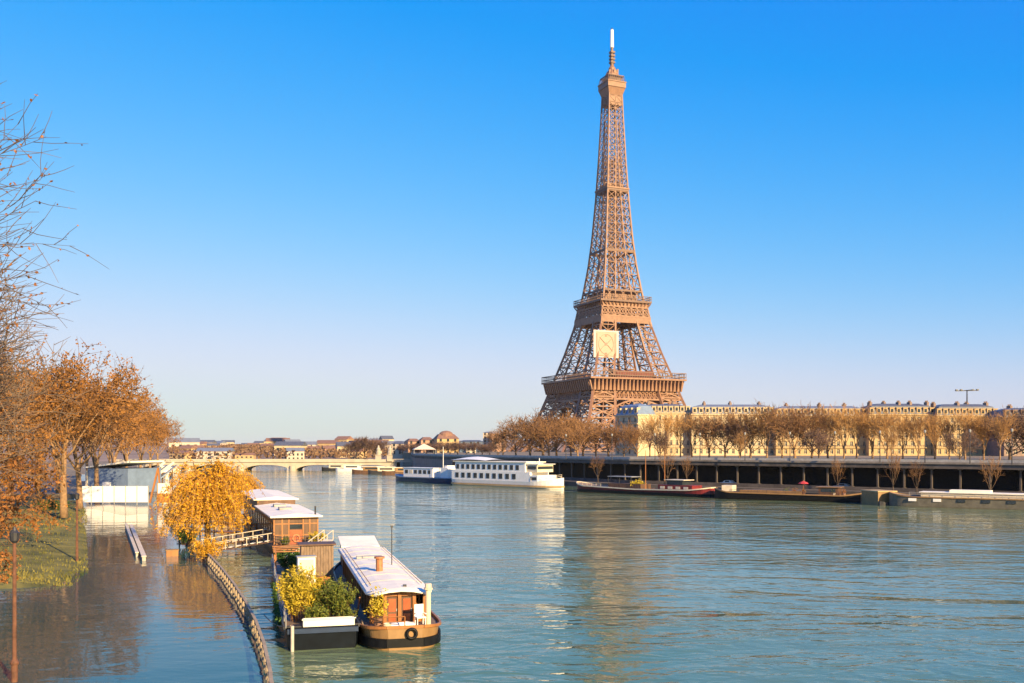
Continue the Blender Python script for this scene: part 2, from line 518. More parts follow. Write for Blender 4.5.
def leg_mesh(sx, sy, zs, chord, cw, dw):
    m = MB()
    def cor(z):
        w, t = wz(z), wz(z) - tz(z)
        return [Vector((sx * w, sy * w, z)), Vector((sx * t, sy * w, z)), Vector((sx * t, sy * t, z)), Vector((sx * w, sy * t, z))]
    for z0, z1 in zip(zs, zs[1:]):
        c0, c1 = cor(z0), cor(z1)
        for k in range(4):
            m.beam(c0[k], c1[k], chord)
            k2 = (k + 1) % 4
            face_panel(m, c0[k], c0[k2], c1[k], c1[k2], cw, dw)
            mid0, mid1 = (c0[k] + c0[k2]) / 2, (c1[k] + c1[k2]) / 2
            m.beam(mid0, mid1, dw * 0.8)
            cm = (c0[k] + c1[k]) / 2; dm = (c0[k2] + c1[k2]) / 2
            m.beam(cm, dm, dw * 0.8)
            for e in (c0[k], c0[k2], c1[k], c1[k2]):
                pass
    return m
zs1 = [0, 9, 18, 27, 35, 42, 48]
zs2 = [57 + i * (104 - 57) / 5 for i in range(6)]
for sx in (-1, 1):
    for sy in (-1, 1):
        m = leg_mesh(sx, sy, zs1, 1.8, 0.95, 0.7)
        lg = m.build("leg", M['iron'], tower)
        ft = MB(); ft.box((sx * 49.5, sy * 49.5, -0.5), (27, 27, 5), 0, 0, 0.93)
        ft.build("plinth", M['stone'], lg)
        leg_mesh(sx, sy, zs2, 1.35, 0.65, 0.5).build("upper_leg", M['iron'], tower)

def square_ring(m, w, z0, z1, th=1.0):
    for rot in range(4):
        a = rot * PI / 2
        c = (math.cos(a) * (w - th / 2), math.sin(a) * (w - th / 2), (z0 + z1) / 2)
        m.box(c, (th, 2 * w - (0 if rot % 2 else 2 * th), z1 - z0), a)
def rotv(v, k):
    a = k * PI / 2
    return Vector((v[0] * math.cos(a) - v[1] * math.sin(a), v[0] * math.sin(a) + v[1] * math.cos(a), v[2]))
def girder(m, w0, w1, z0, z1, n, chord, dw, rings=False):
    for k in range(4):
        prev = None
        for i in range(n):
            x0, x1 = -w0 + 2 * w0 * i / n, -w0 + 2 * w0 * (i + 1) / n
            u0, u1 = -w1 + 2 * w1 * i / n, -w1 + 2 * w1 * (i + 1) / n
            a, b, c, d = [rotv(q, k) for q in ((x0, -w0, z0), (x1, -w0, z0), (u0, -w1, z1), (u1, -w1, z1))]
            m.beam(a, d, dw); m.beam(b, c, dw); m.beam(a, c, dw * 1.1)
            if rings:
                cen = (a + b + c + d) / 4
                rr = min((b - a).length, (c - a).length) * 0.40
                ux, uz = (b - a).normalized(), (c - a).normalized()
                pts = [cen + ux * rr * math.cos(t * PI / 5) + uz * rr * math.sin(t * PI / 5) for t in range(11)]
                for p, q in zip(pts, pts[1:]): m.beam(p, q, dw * 0.9)
        for (w_, z_) in ((w0, z0), (w1, z1)):
            m.beam(rotv((-w_, -w_, z_), k), rotv((w_, -w_, z_), k), chord)

# first platform (z 40..62)
fp = empty("viewing_platform", (0, 0, 0)); fp.parent = tower
m = MB(); girder(m, 36.0, 33.8, 40.5, 46.0, 20, 1.2, 0.7)
m.build("girder", M['iron'], fp)
m = MB(); square_ring(m, 36.3, 46.6, 54.2, 1.2)
for k in range(4):
    for i in range(24):
        x = -35.8 + 71.6 * i / 23
        p = rotv((x, -36.6, 46.6), k); q = rotv((x, -38.6, 54.1), k)
        m.beam(p, q, 0.9, 1.6)
m.build("frieze", M['iron'], fp)
m = MB(); m.bx(-39.3, 39.3, -39.3, -15, 54.3, 55.5); m.bx(-39.3, 39.3, 15, 39.3, 54.3, 55.5)
m.bx(-39.3, -15, -15, 15, 54.3, 55.5); m.bx(15, 39.3, -15, 15, 54.3, 55.5)
m.build("deck_slab", M['iron'], fp)
m = MB()
for k in range(4):
    for z_ in (57.0, 59.6): m.beam(rotv((-39, -39, z_), k), rotv((39, -39, z_), k), 0.5)
    for i in range(40):
        x = -39 + 78 * i / 40
        m.beam(rotv((x, -39, 55.5), k), rotv((x, -39, 59.6), k), 0.28)
m.build("railing", M['iron_dark'], fp)
m = MB()
for k in range(4):
    if k % 2 == 0:
        c = rotv((0, -28, 58.2), k); m.box(c, (30, 9, 5.2), k * PI / 2)
    else:
        c = rotv((0, -28, 57.6), k); m.box(c, (22, 9, 4.0), k * PI / 2)
m.build("pavilion", mat("pavilion_red_glass", (0.16, 0.05, 0.035), 0.3, 0.2, 0.3), fp)

# arches
for k in range(4):
    m = MB(); seg = 20
    pin, pout = [], []
    for i in range(seg + 1):
        a = PI * i / seg
        for lst, rx, rz_ in ((pin, 33.0, 30), (pout, 36.5, 34.0)):
            z_ = 6 + rz_ * math.sin(a)
            lst.append(rotv((-rx * math.cos(a), -wz(max(0, z_)) + 0.6, z_), k))
    for lst in (pin, pout):
        for p, q in zip(lst, lst[1:]): m.beam(p, q, 1.0)
    for i in range(seg):
        m.beam(pin[i], pout[i + 1], 0.6); m.beam(pout[i], pin[i + 1], 0.6)
    m.build("arch", M['iron'], tower)

# second platform (z 96..118)
sp = empty("viewing_platform", (0, 0, 0)); sp.parent = tower
m = MB(); girder(m, wz(100) + 0.4, wz(108) + 0.9, 101.2, 108.4, 8, 1.3, 0.6, True)
m.build("girder", M['iron'], sp)
m = MB(); square_ring(m, wz(98) + 0.5, 96.6, 100.6, 1.0)
for k in range(4):
    for i in range(4): pass
m.build("band", M['iron'], sp)
m = MB(); square_ring(m, wz(109) + 1.2, 108.9, 111.5, 1.0)
for k in range(4):
    for i in range(14):
        x = -18.4 + 36.8 * i / 13
        m.beam(rotv((x, -19.4, 108.6), k), rotv((x * 1.1, -20.9, 111.4), k), 0.4, 0.8)
m.build("frieze", M['iron'], sp)
m = MB(); m.bx(-21.2, 21.2, -21.2, 21.2, 111.6, 113.0)
m.build("deck_slab", M['iron_dark'], sp)
m = MB()
for k in range(4):
    for z_ in (114.5, 116.2): m.beam(rotv((-21, -21, z_), k), rotv((21, -21, z_), k), 0.4)
    for i in range(24):
        x = -21 + 42 * i / 24
        m.beam(rotv((x, -21, 113), k), rotv((x, -21, 116.2), k), 0.25)
m.build("railing", M['iron_dark'], sp)
m = MB(); m.bx(-12.5, 12.5, -12.5, 12.5, 113.1, 119.5); m.bx(-13.4, 13.4, -13.4, 13.4, 119.5, 120.3)
m.build("pavilion", M['iron'], sp)

# shaft above the second platform
m = MB()
z = 113.0; zs = [z]
while z < 266:
    z += max(4.6, wz(z) * 0.62); zs.append(min(z, 268))
def ring_pts(z, k):
    w, t = wz(z), wz(z) - tz(z)
    return [rotv(q, k) for q in ((-w, -w, z), (-t, -w, z), (t, -w, z), (w, -w, z))]
for z0, z1 in zip(zs, zs[1:]):
    s = 0.65 + 0.35 * (268 - z0) / 155
    for k in range(4):
        a, b = ring_pts(z0, k), ring_pts(z1, k)
        m.beam(a[0], b[0], 1.2 * s); m.beam(a[1], b[1], 0.8 * s); 
        if wz(z0) - tz(z0) > 0.5: m.beam(a[2], b[2], 0.8 * s)
        face_panel(m, a[0], a[1], b[0], b[1], 0.5 * s, 0.46 * s)
        face_panel(m, a[2], a[3], b[2], b[3], 0.5 * s, 0.46 * s)
        if (a[2] - a[1]).length > 2.2: face_panel(m, a[1], a[2], b[1], b[2], 0.42 * s, 0.36 * s)
        # inner faces of the four corner columns
        w0, t0, w1, t1 = wz(z0), wz(z0) - tz(z0), wz(z1), wz(z1) - tz(z1)
        if t0 > 1.2:
            i0, i1 = rotv((-t0, -t0, z0), k), rotv((-t1, -t1, z1), k)
            m.beam(i0, i1, 0.7 * s)
            face_panel(m, a[1], i0, b[1], i1, 0.4 * s, 0.4 * s)
            face_panel(m, rotv((-w0, -t0, z0), k), i0, rotv((-w1, -t1, z1), k), i1, 0.4 * s, 0.4 * s)
m.build("shaft", M['iron'], tower)
m = MB()
for zl in (120, 150, 195):
    w_ = wz(zl)
    square_ring(m, w_ + 0.5, zl, zl + 1.3, 1.0)

for x in (-1.8, 1.8):
    for y in (-1.8, 1.8): m.beam((x, y, 119), (x, y, 262), 0.5)
m.build("lift_shaft", M['iron_dark'], tower)
m = MB(); m.bx(-wz(196) - .9, wz(196) + .9, -wz(196) - .9, wz(196) + .9, 196.5, 197.6)
m.bx(-6, 6, -6, 6, 197.7, 201)
m.build("relay_landing", M['iron'], tower)

# summit
tg = empty("summit_gallery", (0, 0, 0)); tg.parent = tower; tg.scale = (0.86, 0.86, 1.0)
m = MB()
m.box((0, 0, 262.5), (12.6, 12.6, 7)); 
m.add([(-6.4, -6.4, 266.2), (6.4, -6.4, 266.2), (6.4, 6.4, 266.2), (-6.4, 6.4, 266.2), (-8.4, -8.4, 271.5), (8.4, -8.4, 271.5), (8.4, 8.4, 271.5), (-8.4, 8.4, 271.5)],
      [(3, 2, 1, 0), (4, 5, 6, 7), (0, 1, 5, 4), (1, 2, 6, 5), (2, 3, 7, 6), (3, 0, 4, 7)])
m.build("console", M['iron'], tg)
m = MB(); m.box((0, 0, 273.6), (17.4, 17.4, 3.6)); m.box((0, 0, 275.8), (18.4, 18.4, 0.7))
m.build("cabin", M['iron'], tg)
m = MB()
for k in range(4):
    for i in range(9):
        x = -8.5 + 17 * i / 8
        m.beam(rotv((x, -8.5, 276.2), k), rotv((x * 0.86, -7.4, 280.6), k), 0.35)
    m.beam(rotv((-7.4, -7.4, 280.6), k), rotv((7.4, -7.4, 280.6), k), 0.6)
m.box((0, 0, 278.4), (12, 12, 4.4))
m.build("upper_cage", M['iron_dark'], tg)
m = MB(); m.lathe((0, 0, 280.7), [(6.2, 0), (6.0, 1.6), (5.0, 3.6), (3.4, 5.2), (3.0, 5.4), (3.0, 7.0), (1.8, 8.4), (1.2, 10)], 12)
m.box((3.5, -3.5, 284.5), (1.2, 1.2, 4)); m.box((-4, -3, 284), (1.4, 1, 3)); m.box((0, -5.2, 284), (2.4, 1.0, 2.4))
m.build("lantern", M['iron'], tg)
m = MB(); m.tube([(0, 0, 290), (0, 0, 303)], [1.5, 1.0], 6)
for z_ in (292, 294.5, 297, 299.5): m.box((0, 0, z_), (3.4, 3.4, 1.4))
at_ = m.build("antenna", M['iron_dark'], tower)
m = MB(); m.cyl((0, 0, 303.05), 1.35, 13.2, 10, 0, 1.15); m.build("radome", M['white'], at_)
m = MB(); m.cyl((0, 0, 316.3), 0.5, 1.6, 6, 0, .3); m.build("tip", M['dark'], at_)

# the square sign hung on the tower's sunlit face
nrm = Vector((math.sin(TH), -math.cos(TH), 0)); ux = Vector((math.cos(TH), math.sin(TH), 0))
base = at(612, TW_Y, TZ)
sg = empty("hanging_sign", base + nrm * 27.4 + ux * (-20.6) + Vector((0, 0, 70.5)), TH, "square white sign with a ringed cross emblem hung on the iron tower", "sign")
m = MB(); m.bx(-9.6, 9.6, 0, 0.8, 0, 18.2); m.build("panel", mat("sign_white", (0.42, 0.31, 0.23), 0.6, 0.05, 0.3), sg)
m = MB()
for x in (-9.2, 9.2): m.bx(x - 0.9, x + 0.9, -0.25, -0.003, -0.6, 18.8)
m.bx(-8.25, 8.25, -0.2, -0.003, 17.6, 18.7); m.bx(-8.25, 8.25, -0.2, -0.003, -0.5, 0.7)
m.build("frame", mat("sign_frame", (0.52, 0.43, 0.40), 0.6, 0.05, 0.3), sg)
m = MB()
for s_ in (-1, 1):
    m.beam((-5.2 * s_, -0.12, 4.2), (-1.2 * s_, -0.12, 8.4), 0.55, 0.15); m.beam((5.2 * s_, -0.14, 13.8), (1.2 * s_, -0.14, 9.8), 0.55, 0.15)
pts = [(6.0 * math.cos(t * PI / 16), -0.1, 9 + 7.0 * math.sin(t * PI / 16)) for t in range(33)]
for p, q in zip(pts, pts[1:]): m.beam(p, q, 0.4, 0.1)
m.box((0, -0.12, 9.1), (1.9, 0.2, 1.9), 0); m.box((0, -0.12, 15.0), (1.6, 0.2, 1.1), 0); m.box((0, -0.12, 2.6), (1.4, 0.2, 0.8), 0)
for x in (-7.4, 7.4): m.bx(x - 0.35, x + 0.35, -0.15, -0.004, 2.2, 16.6)
q_ = MB()
for x in (-7, 7):
    for z in (2, 9, 16): q_.beam((x, .8, z), (x, 3.6, z + 1), .5)
q_.build("bracket", M['iron_dark'], sg)
m.build("emblem", mat("sign_emblem", (0.33, 0.19, 0.14), 0.6, 0.1, 0.3), sg)
# ------------------------------------------------------------------ trees
def rnd_dir(rg):
    return Vector((rg.gauss(0, 1), rg.gauss(0, 1), rg.gauss(0, 1))).normalized()

def grow(rg, H, trunk_h, r0, cfg):
    """a branching tree: returns (trunk mesh with the main limbs, crown mesh with twigs and leaves)"""
    tr, cr = MB(), MB()
    kids = cfg['kids']; lens = cfg['lens']; ang = cfg['ang']; up = cfg['up']
    ntw = len(kids)
    tips = []
    def rec(p, d, L, r, lev):
        nseg = 5 if lev == 0 else (4 if lev <= 2 else 3)
        pts, rs = [p.copy()], [r]
        q, dd = p.copy(), d.copy()
        end_r = r * (0.62 if lev == 0 else 0.45)
        for i in range(nseg):
            dd = (dd + rnd_dir(rg) * cfg['wob'] * (0.35 if lev == 0 else 1.0) + Vector((0, 0, up[lev]))).normalized()
            q = q + dd * (L / nseg)
            pts.append(q.copy()); rs.append(r + (end_r - r) * (i + 1) / nseg)
        sides = (8, 6, 5, 3, 3, 3)[lev]
        (tr if lev <= 1 else cr).tube(pts, rs, sides, 0, cap=lev < 2)
        if lev >= ntw:
            tips.append((pts, dd)); return
        n = kids[lev]
        for j in range(n):
            t = (cfg['t0'][lev] + (1 - cfg['t0'][lev]) * (j + rg.random()) / n)
            t = min(t, 0.995)
            i = min(int(t * nseg), nseg - 1); f = t * nseg - i
            b = pts[i].lerp(pts[i + 1], f)
            ax = (pts[i + 1] - pts[i]).normalized()
            o = ax.orthogonal().normalized()
            o = Quaternion(ax, j * 2.4 + rg.uniform(-0.6, 0.6)) @ o
            a = math.radians(rg.uniform(*ang[lev]))
            nd = (ax * math.cos(a) + o * math.sin(a)).normalized()
            ll = lens[lev] * rg.uniform(0.7, 1.2) * (1.15 - 0.45 * t)
            rr = max(cfg['rmin'], (rs[i] + (rs[i + 1] - rs[i]) * f) * rg.uniform(0.42, 0.62))
            rec(b, nd, ll * H, rr, lev + 1)
        if lev < ntw and lev > 0:
            tips.append((pts[-2:], dd))
    rec(Vector((0, 0, -0.3)), Vector((rg.uniform(-.08, .08), rg.uniform(-.08, .08), 1)).normalized(), trunk_h * H, r0, 0)
    nl = cfg.get('leaves', 0)
    z0, z1 = cfg.get('leaf_z', (0, 1))
    if nl:
        k = 0; guard = 0
        clump = [rg.random() for _ in tips]
        while k < nl and guard < nl * 6:
            guard += 1
            ti = rg.randrange(len(tips))
            if rg.random() > clump[ti] * 1.3: continue
            pts, dd = tips[ti]
            i = rg.randrange(len(pts) - 1)
            p = pts[i].lerp(pts[i + 1], rg.random())
            hz = p.z / H
            if hz < z0 and rg.random() < 0.7: continue
            if hz > z1 and rg.random() < 0.93: continue
            p = p + rnd_dir(rg) * rg.uniform(0, cfg['leaf_spread'])
            cr.leaf(p, cfg['leaf'] * rg.uniform(0.6, 1.3), rg, 1)
            k += 1
    top = max(v[2] for v in cr.v)
    k = H / top
    for m_ in (tr, cr): m_.v = [(x * k, y * k, z * k if z > 0 else z) for x, y, z in m_.v]
    return tr, cr

def make_tree(name, seed, H, cfg, bark, twig, leafm, label, group, loc=(0, 0, 0), rz=0.0, trunk_h=0.26, r0=0.3):
    rg = random.Random(seed)
    t = empty(name, loc, rz, label, "tree", group)
    tr, cr = grow(rg, H, trunk_h, r0, cfg)
    tr.build("trunk", bark, t, True)
    cr.build("crown", [twig, leafm], t)
    return t

# bare city tree of the far quay: fans of rising twigs
BARE = dict(kids=(6, 5, 4, 4), lens=(0.40, 0.24, 0.15, 0.10), ang=((12, 36), (15, 42), (18, 50), (15, 50)), up=(0.05, 0.16, 0.13, 0.08, 0.05),
            t0=(0.4, 0.25, 0.2, 0.15), wob=0.20, rmin=0.032, leaves=60, leaf=0.22, leaf_spread=0.35)
BROWN = dict(BARE, kids=(7, 5, 5, 4), ang=((25, 65), (20, 50), (20, 55), (20, 60)), leaves=500, leaf=0.25, leaf_spread=0.5, rmin=0.038)

protos = []
GR_Q = "bare trees along the far quay"
def proto_tree(seed, H, cfg, bark, twig, leafm, th=0.24, r0=0.2):
    t = make_tree("bare_tree", seed, H, cfg, bark, twig, leafm, "", GR_Q, (0, 0, 0), 0, th, r0)
    return t
THIN = dict(BARE, kids=(5, 4, 3, 3), leaves=10, rmin=0.03)
P_THIN = [proto_tree(41 + i, 14, THIN, M['bark_d'], M['twig_b'], M['leaf_gd'], 0.3, 0.2) for i in range(2)]
P_GOLD = [proto_tree(11 + i, 14, BARE, M['bark'], M['twig'], M['leaf_gd']) for i in range(3)]
P_BRN = [proto_tree(31 + i, 14, BROWN, M['bark'], M['twig_b'], M['leaf_gd'], 0.2, 0.22) for i in range(3)]
P_DRK = [proto_tree(51 + i, 12, dict(BROWN, leaves=300), M['bark_d'], M['twig_p'], M['leaf_gd'], 0.18, 0.2) for i in range(2)]
used = set()
def plant(ps, px, Y, z, h, label, group, base_h=14.0, wide=1.0):
    k = R.randrange(len(ps)); src = ps[k]
    s = h / base_h * R.uniform(0.95, 1.05)
    wide *= R.uniform(0.82, 1.2); sc = (s * wide, s * wide, s)
    if (id(ps), k) not in used:
        used.add((id(ps), k)); t = src
        t.location = at(px, Y, z); t.rotation_euler.z = R.uniform(0, 6.28); t.scale = sc
        t["label"] = label; t["group"] = group
    else:
        t = copy_tree(src, at(px, Y, z), R.uniform(0, 6.28), sc, label); t["group"] = group
    return t

# row in front of the long pale buildings (heights read off the photograph)
row1 = [(648, 'g', 13), (663, 'g', 14.5), (679, 'g', 14), (694, 'g', 13.5), (709, 'b', 14.5), (724, 'b', 15), (740, 'd', 11), (752, 'b', 14), (768, 'g', 15.5), (782, 'g', 14.5),
        (797, 'b', 15), (812, 'b', 15), (828, 'g', 14.5), (842, 'g', 14), (857, 'g', 13.5), (872, 'g', 14.5), (888, 'g', 13), (903, 'g', 13.5), (919, 'g', 12.5), (935, 'g', 12),
        (951, 'g', 12), (967, 'g', 12.5), (983, 'g', 11.5), (999, 'g', 12.5)]
for i, (px, k, h) in enumerate(row1):
    kind = {'g': "bare golden tree", 'b': "dense golden brown tree", 'd': "low dark brown tree"}[k]
    plant({'g': P_GOLD, 'b': P_BRN, 'd': P_DRK}[k], px + R.uniform(-2, 2), 322 - (px - 640) * 0.17 + R.uniform(-5, 5), Z_ST, h * (1.17 if px > 690 else 1.10),
          kind + " in front of the pale buildings, " + nth(i) + " from the row's tower end", GR_Q, 14 if k != 'd' else 12, 1.0 if k == 'g' else 1.1)
# trees to the right end, shade put into their dark twig colour, before the brown building
for i, (px, h) in enumerate(((1010, 13.5), (1027, 14), (1043, 13.5))):
    plant(P_DRK, px, 266, Z_ST, h * 1.05, "dull purple brown tree before the dark end building, " + nth(i) + " from its edge", "dark trees at the right end of the quay", 12, 1.15)
# second thinner row, lower, nearer the parapet
row2 = [(655, 9), (735, 9), (818, 9), (893, 8.5), (960, 8)]
for i, (px, h) in enumerate(row2):
    plant(P_GOLD if i % 2 else P_DRK, px + R.uniform(-5, 5), 280 - (px - 640) * 0.17, Z_ST, h,
          "slim young bare tree close behind the parapet, " + nth(i) + " from its tower end", "young trees close behind the parapet", 14 if i % 2 else 12)
# the brown clump under the tower
clump = [(503, 372, 9.5), (516, 352, 12.5), (530, 345, 15.0), (543, 338, 15.0), (557, 345, 15.5), (571, 330, 14.0), (583, 338, 13.5), (596, 322, 12.0), (609, 318, 11.5), (624, 312, 10.5), (637, 305, 10.5),
         (549, 322, 12), (578, 312, 11)]
for i, (px, Y, h) in enumerate(clump):
    plant(P_BRN, px, Y, Z_ST, h * 1.19, "rounded brown bare tree at the foot of the iron tower, " + nth(i) + " of the clump", "brown trees at the tower's foot", 14, 1.2)
# low dark trees and hedge line on the quay towards the bridge
for i, px in enumerate(range(402, 506, 8)):
    plant(P_DRK, px, 470 - (px - 400) * 0.8, Z_ST, 5.2 + R.uniform(-.8, 1.4), "low dull brown tree on the quay left of the tower, " + nth(i) + " from the bridge", "low trees on the quay by the bridge", 12, 1.5)
for i, (px, h) in enumerate(((350, 9.5), (357, 12.0), (365, 13.5), (373, 13.0), (381, 11.5))):
    plant(P_DRK, px, 590, 6.0, h * 0.93, "dark purple brown tree beyond the bridge end, " + nth(i) + " from the left", "dark trees beyond the bridge end", 12, 1.25)
# thin trees standing on the lower port in front of the gallery
for i, (px, Y, h) in enumerate(((598, 276, 8.5), (668, 247, 11), (687, 240, 10), (838, 212, 8.0), (893, 203, 9.5), (917, 200, 8.0), (990, 189, 9.0))):
    plant(P_THIN, px, Y, 1.4, h, "thin bare tree on the low quay before the gallery, " + nth(i) + " from the red barge's end", "thin trees on the low quay", 14, 0.7)

# near bank trees
PLANE = dict(kids=(6, 5, 5, 5), lens=(0.46, 0.24, 0.14, 0.085), ang=((22, 58), (22, 55), (22, 60), (20, 65)), up=(0.03, 0.12, 0.08, 0.04, 0.0),
             t0=(0.62, 0.3, 0.2, 0.1), wob=0.2, rmin=0.03, leaves=7000, leaf=0.32, leaf_spread=0.6, leaf_z=(0.22, 0.80))
GR_N = "big plane trees along the near bank"
near_specs = [(64, 150, 26.0), (80, 172, 24.5), (97, 200, 24.0), (113, 235, 24), (127, 275, 24), (140, 320, 23), (150, 380, 23), (158, 450, 23)]
pn = [make_tree("plane_tree", 71 + i, 25, PLANE, M['bark'], M['twig_b'], M['leaf_or'], "", GR_N, (0, 0, 0), 0, 0.26, 0.42) for i in range(2)]
for i, (px, Y, h) in enumerate(near_specs):
    lab = ["tall plane tree with forked pale trunk at the near end of the bank's avenue", ""][i > 0] or "orange brown plane tree of the near bank's avenue, " + nth(i) + " after the forked pale trunk"
    if i < 2: t = pn[i]
    else: t = copy_tree(pn[i % 2])
    t.location = at(px, Y, 0.9); t.rotation_euler.z = R.uniform(0, 6.28); t["label"] = lab
    t.scale = (h / 25 * 1.08,) * 3
for i, (px, Y, h) in enumerate(((10, 140, 21), (38, 165, 21), (58, 205, 20), (88, 260, 20), (110, 310, 20), (-20, 120, 22))):
    t = copy_tree(pn[i % 2], at(px, Y, 2.0), R.uniform(0, 6.28), h / 25 * 1.12, "leafy plane tree of the near bank's back row, " + nth(i) + " as one counts up river")
    t["group"] = "back row of plane trees on the near bank"
# the two close trees on the left edge
CLOSE = dict(PLANE, kids=(13, 8, 8, 8), lens=(0.36, 0.20, 0.105, 0.055), ang=((15, 48), (22, 52), (22, 60), (20, 65)), up=(0.03, 0.10, 0.09, 0.07, 0.04), t0=(0.35, 0.25, 0.15, 0.1),
             rmin=0.017, leaves=15000, leaf=0.15, leaf_spread=0.09, leaf_z=(0.0, 1.0), wob=0.2)
make_tree("plane_tree", 95, 37, CLOSE, M['bark_d'], M['twig_g'], M['leaf_br'], "tallest near tree with russet leaf sprays, rising almost to the top of the left edge", "close trees on the left edge", at(-335, 48, 0.2), 0.6, 0.26, 0.42)
make_tree("plane_tree", 96, 25, dict(CLOSE, leaves=0), M['bark_d'], M['twig_g'], M['leaf_br'], "bare grey near tree with dense dark twigs at the left edge, below the tallest one", "close trees on the left edge", at(-118, 56, 0.2), 1.6, 0.26, 0.36)
LOWL = dict(PLANE, kids=(8, 6, 6, 5), lens=(0.42, 0.24, 0.13, 0.08), ang=((35, 85), (25, 60), (25, 60), (20, 65)), up=(0.03, 0.02, 0.0, -0.03, -0.05), t0=(0.2, 0.25, 0.2, 0.1), rmin=0.012, leaves=9000, leaf=0.24, leaf_spread=0.4, leaf_z=(0.0, 0.95))
make_tree("plane_tree", 97, 17.5, LOWL, M['bark'], M['twig_b'], M['leaf_br'], "near tree thick with dry brown leaves over the flooded bank's left edge", "close trees on the left edge", at(-150, 60, 0.3), 1.0, 0.3, 0.24)
make_tree("plane_tree", 98, 18, LOWL, M['bark'], M['twig_b'], M['leaf_or'], "brown leafed tree on the grass bank behind the rusty post", "close trees on the left edge", at(-42, 98, 0.9), 2.2, 0.3, 0.26)
make_tree("sapling", 99, 5.5, dict(LOWL, kids=(7, 5, 5, 3), leaves=2600, leaf=0.2, leaf_spread=0.25), M['bark'], M['twig_b'], M['leaf_br'], "low brown leafed sapling at the left edge of the grass bank", "close trees on the left edge", at(-28, 66, 0.1), 2.2, 0.4, 0.10)

# weeping willow
def willow(loc, H, W, seed, label):
    rg = random.Random(seed)
    t = empty("willow_tree", loc, 0, label, "tree")
    tr, cr = MB(), MB()
    tr.tube([(0, 0, -0.4), (0.1, 0, 1.2), (0.0, 0.15, 2.4)], [0.45, 0.36, 0.32], 8)
    for i in range(24):
        low = i >= 14
        a = i * 2.4 + rg.uniform(-.3, .3); rr = W / 2 * (rg.uniform(0.55, 0.8) if low else rg.uniform(0.15, 0.72))
        top = Vector((math.cos(a) * rr, math.sin(a) * rr, H * (rg.uniform(0.38, 0.6) if low else rg.uniform(0.68, 0.97) - rr / H * 0.25)))
        s = Vector((0, 0.15, 2.3)); mid = s.lerp(top, 0.5) + Vector((0, 0, 0.8))
        tr.tube([s, mid, top], [0.2, 0.12, 0.05], 5)
        for j in range(38):
            b = mid.lerp(top, rg.uniform(0.1, 1.0)) + rnd_dir(rg) * 0.6
            d = (Vector((b.x, b.y, 0)).normalized() * rg.uniform(0.1, 0.6) + rnd_dir(rg) * 0.35 + Vector((0, 0, 0.3))).normalized()
            d.z = min(d.z, 0.2); d.normalize()
            L = rg.uniform(2.4, 6.2); pts = [b]; v = d
            for k in range(6):
                v = (v + Vector((0, 0, -0.34)) + rnd_dir(rg) * 0.12).normalized()
                q = pts[-1] + v * (L / 6)
                if q.z < 0.35: break
                pts.append(q)
            if len(pts) < 3: continue
            cr.tube(pts, [0.03 - 0.003 * k for k in range(len(pts))], 3, 0, False)
            for k in range(34):
                u = rg.random() * (len(pts) - 1); ii = min(int(u), len(pts) - 2)
                p = pts[ii].lerp(pts[ii + 1], u - ii) + rnd_dir(rg) * 0.16
                cr.leaf(p, rg.uniform(0.18, 0.42), rg, 1, 0.36)
    tr.build("trunk", M['bark_d'], t, True)
    cr.build("crown", [M['twig'], M['leaf_wi']], t)
    return t
willow(on(207, 543, 0.25), 10.8, 5.2, 5, "golden weeping willow on the flooded bank behind the barge cabin")
willow(at(238, 165, 0.4), 6.6, 2.0, 6, "smaller golden willow just behind the cabin barge's white roof")

# shrubs
def shrub(name, loc, W, D, H, leafm, label, cat, seed, n=2600, leaf=0.17, asp=0.35, upright=0.6, stems=40):
    rg = random.Random(seed)
    t = empty(name, loc, 0, label, cat)
    st, cr = MB(), MB()
    for i in range(stems):
        a = rg.uniform(0, 6.28); r = math.sqrt(rg.random())
        b = Vector((math.cos(a) * r * W * 0.2, math.sin(a) * r * D * 0.2, 0))
        hz = H * rg.uniform(0.55, 1.0) * (1 - 0.25 * r)
        e = Vector((math.cos(a) * r * W * 0.5, math.sin(a) * r * D * 0.5, hz))
        m_ = b.lerp(e, 0.5); m_.z = hz * (0.5 + 0.12 * upright)
        st.tube([b, m_, e], [0.02, 0.014, 0.006], 3, 0, False)
        dens = rg.uniform(0.5, 1.5)
        for k in range(int(n / stems * dens)):
            u = 0.22 + 0.8 * rg.random() ** 0.8
            p = (b.lerp(m_, u * 2) if u < 0.5 else m_.lerp(e, min(1, u * 2 - 1))) + rnd_dir(rg) * rg.uniform(0.02, 0.30) * (W / 2.4)
            cr.leaf(p, leaf * rg.uniform(0.6, 1.4), rg, 0, asp)
    st.build("stems", M['twig_b'], t)
    cr.build("foliage", leafm, t)
    return t
shrub("bush", on(207, 562, 0.1), 3.6, 3.0, 3.0, M['leaf_wi'], "yellow orange bush standing in the flood beside the curved railing", "bush", 21, 3000, 0.2)
shrub("bush", on(186, 545, 0.2), 3.4, 3.0, 2.6, M['leaf_dg'], "dark green bush under the golden willow", "bush", 22, 2600, 0.2)
shrub("bush", at(52, 158, 1.2), 6, 3, 1.8, M['leaf_dg'], "low green bush at the foot of the forked plane tree", "bush", 23, 2600, 0.3)

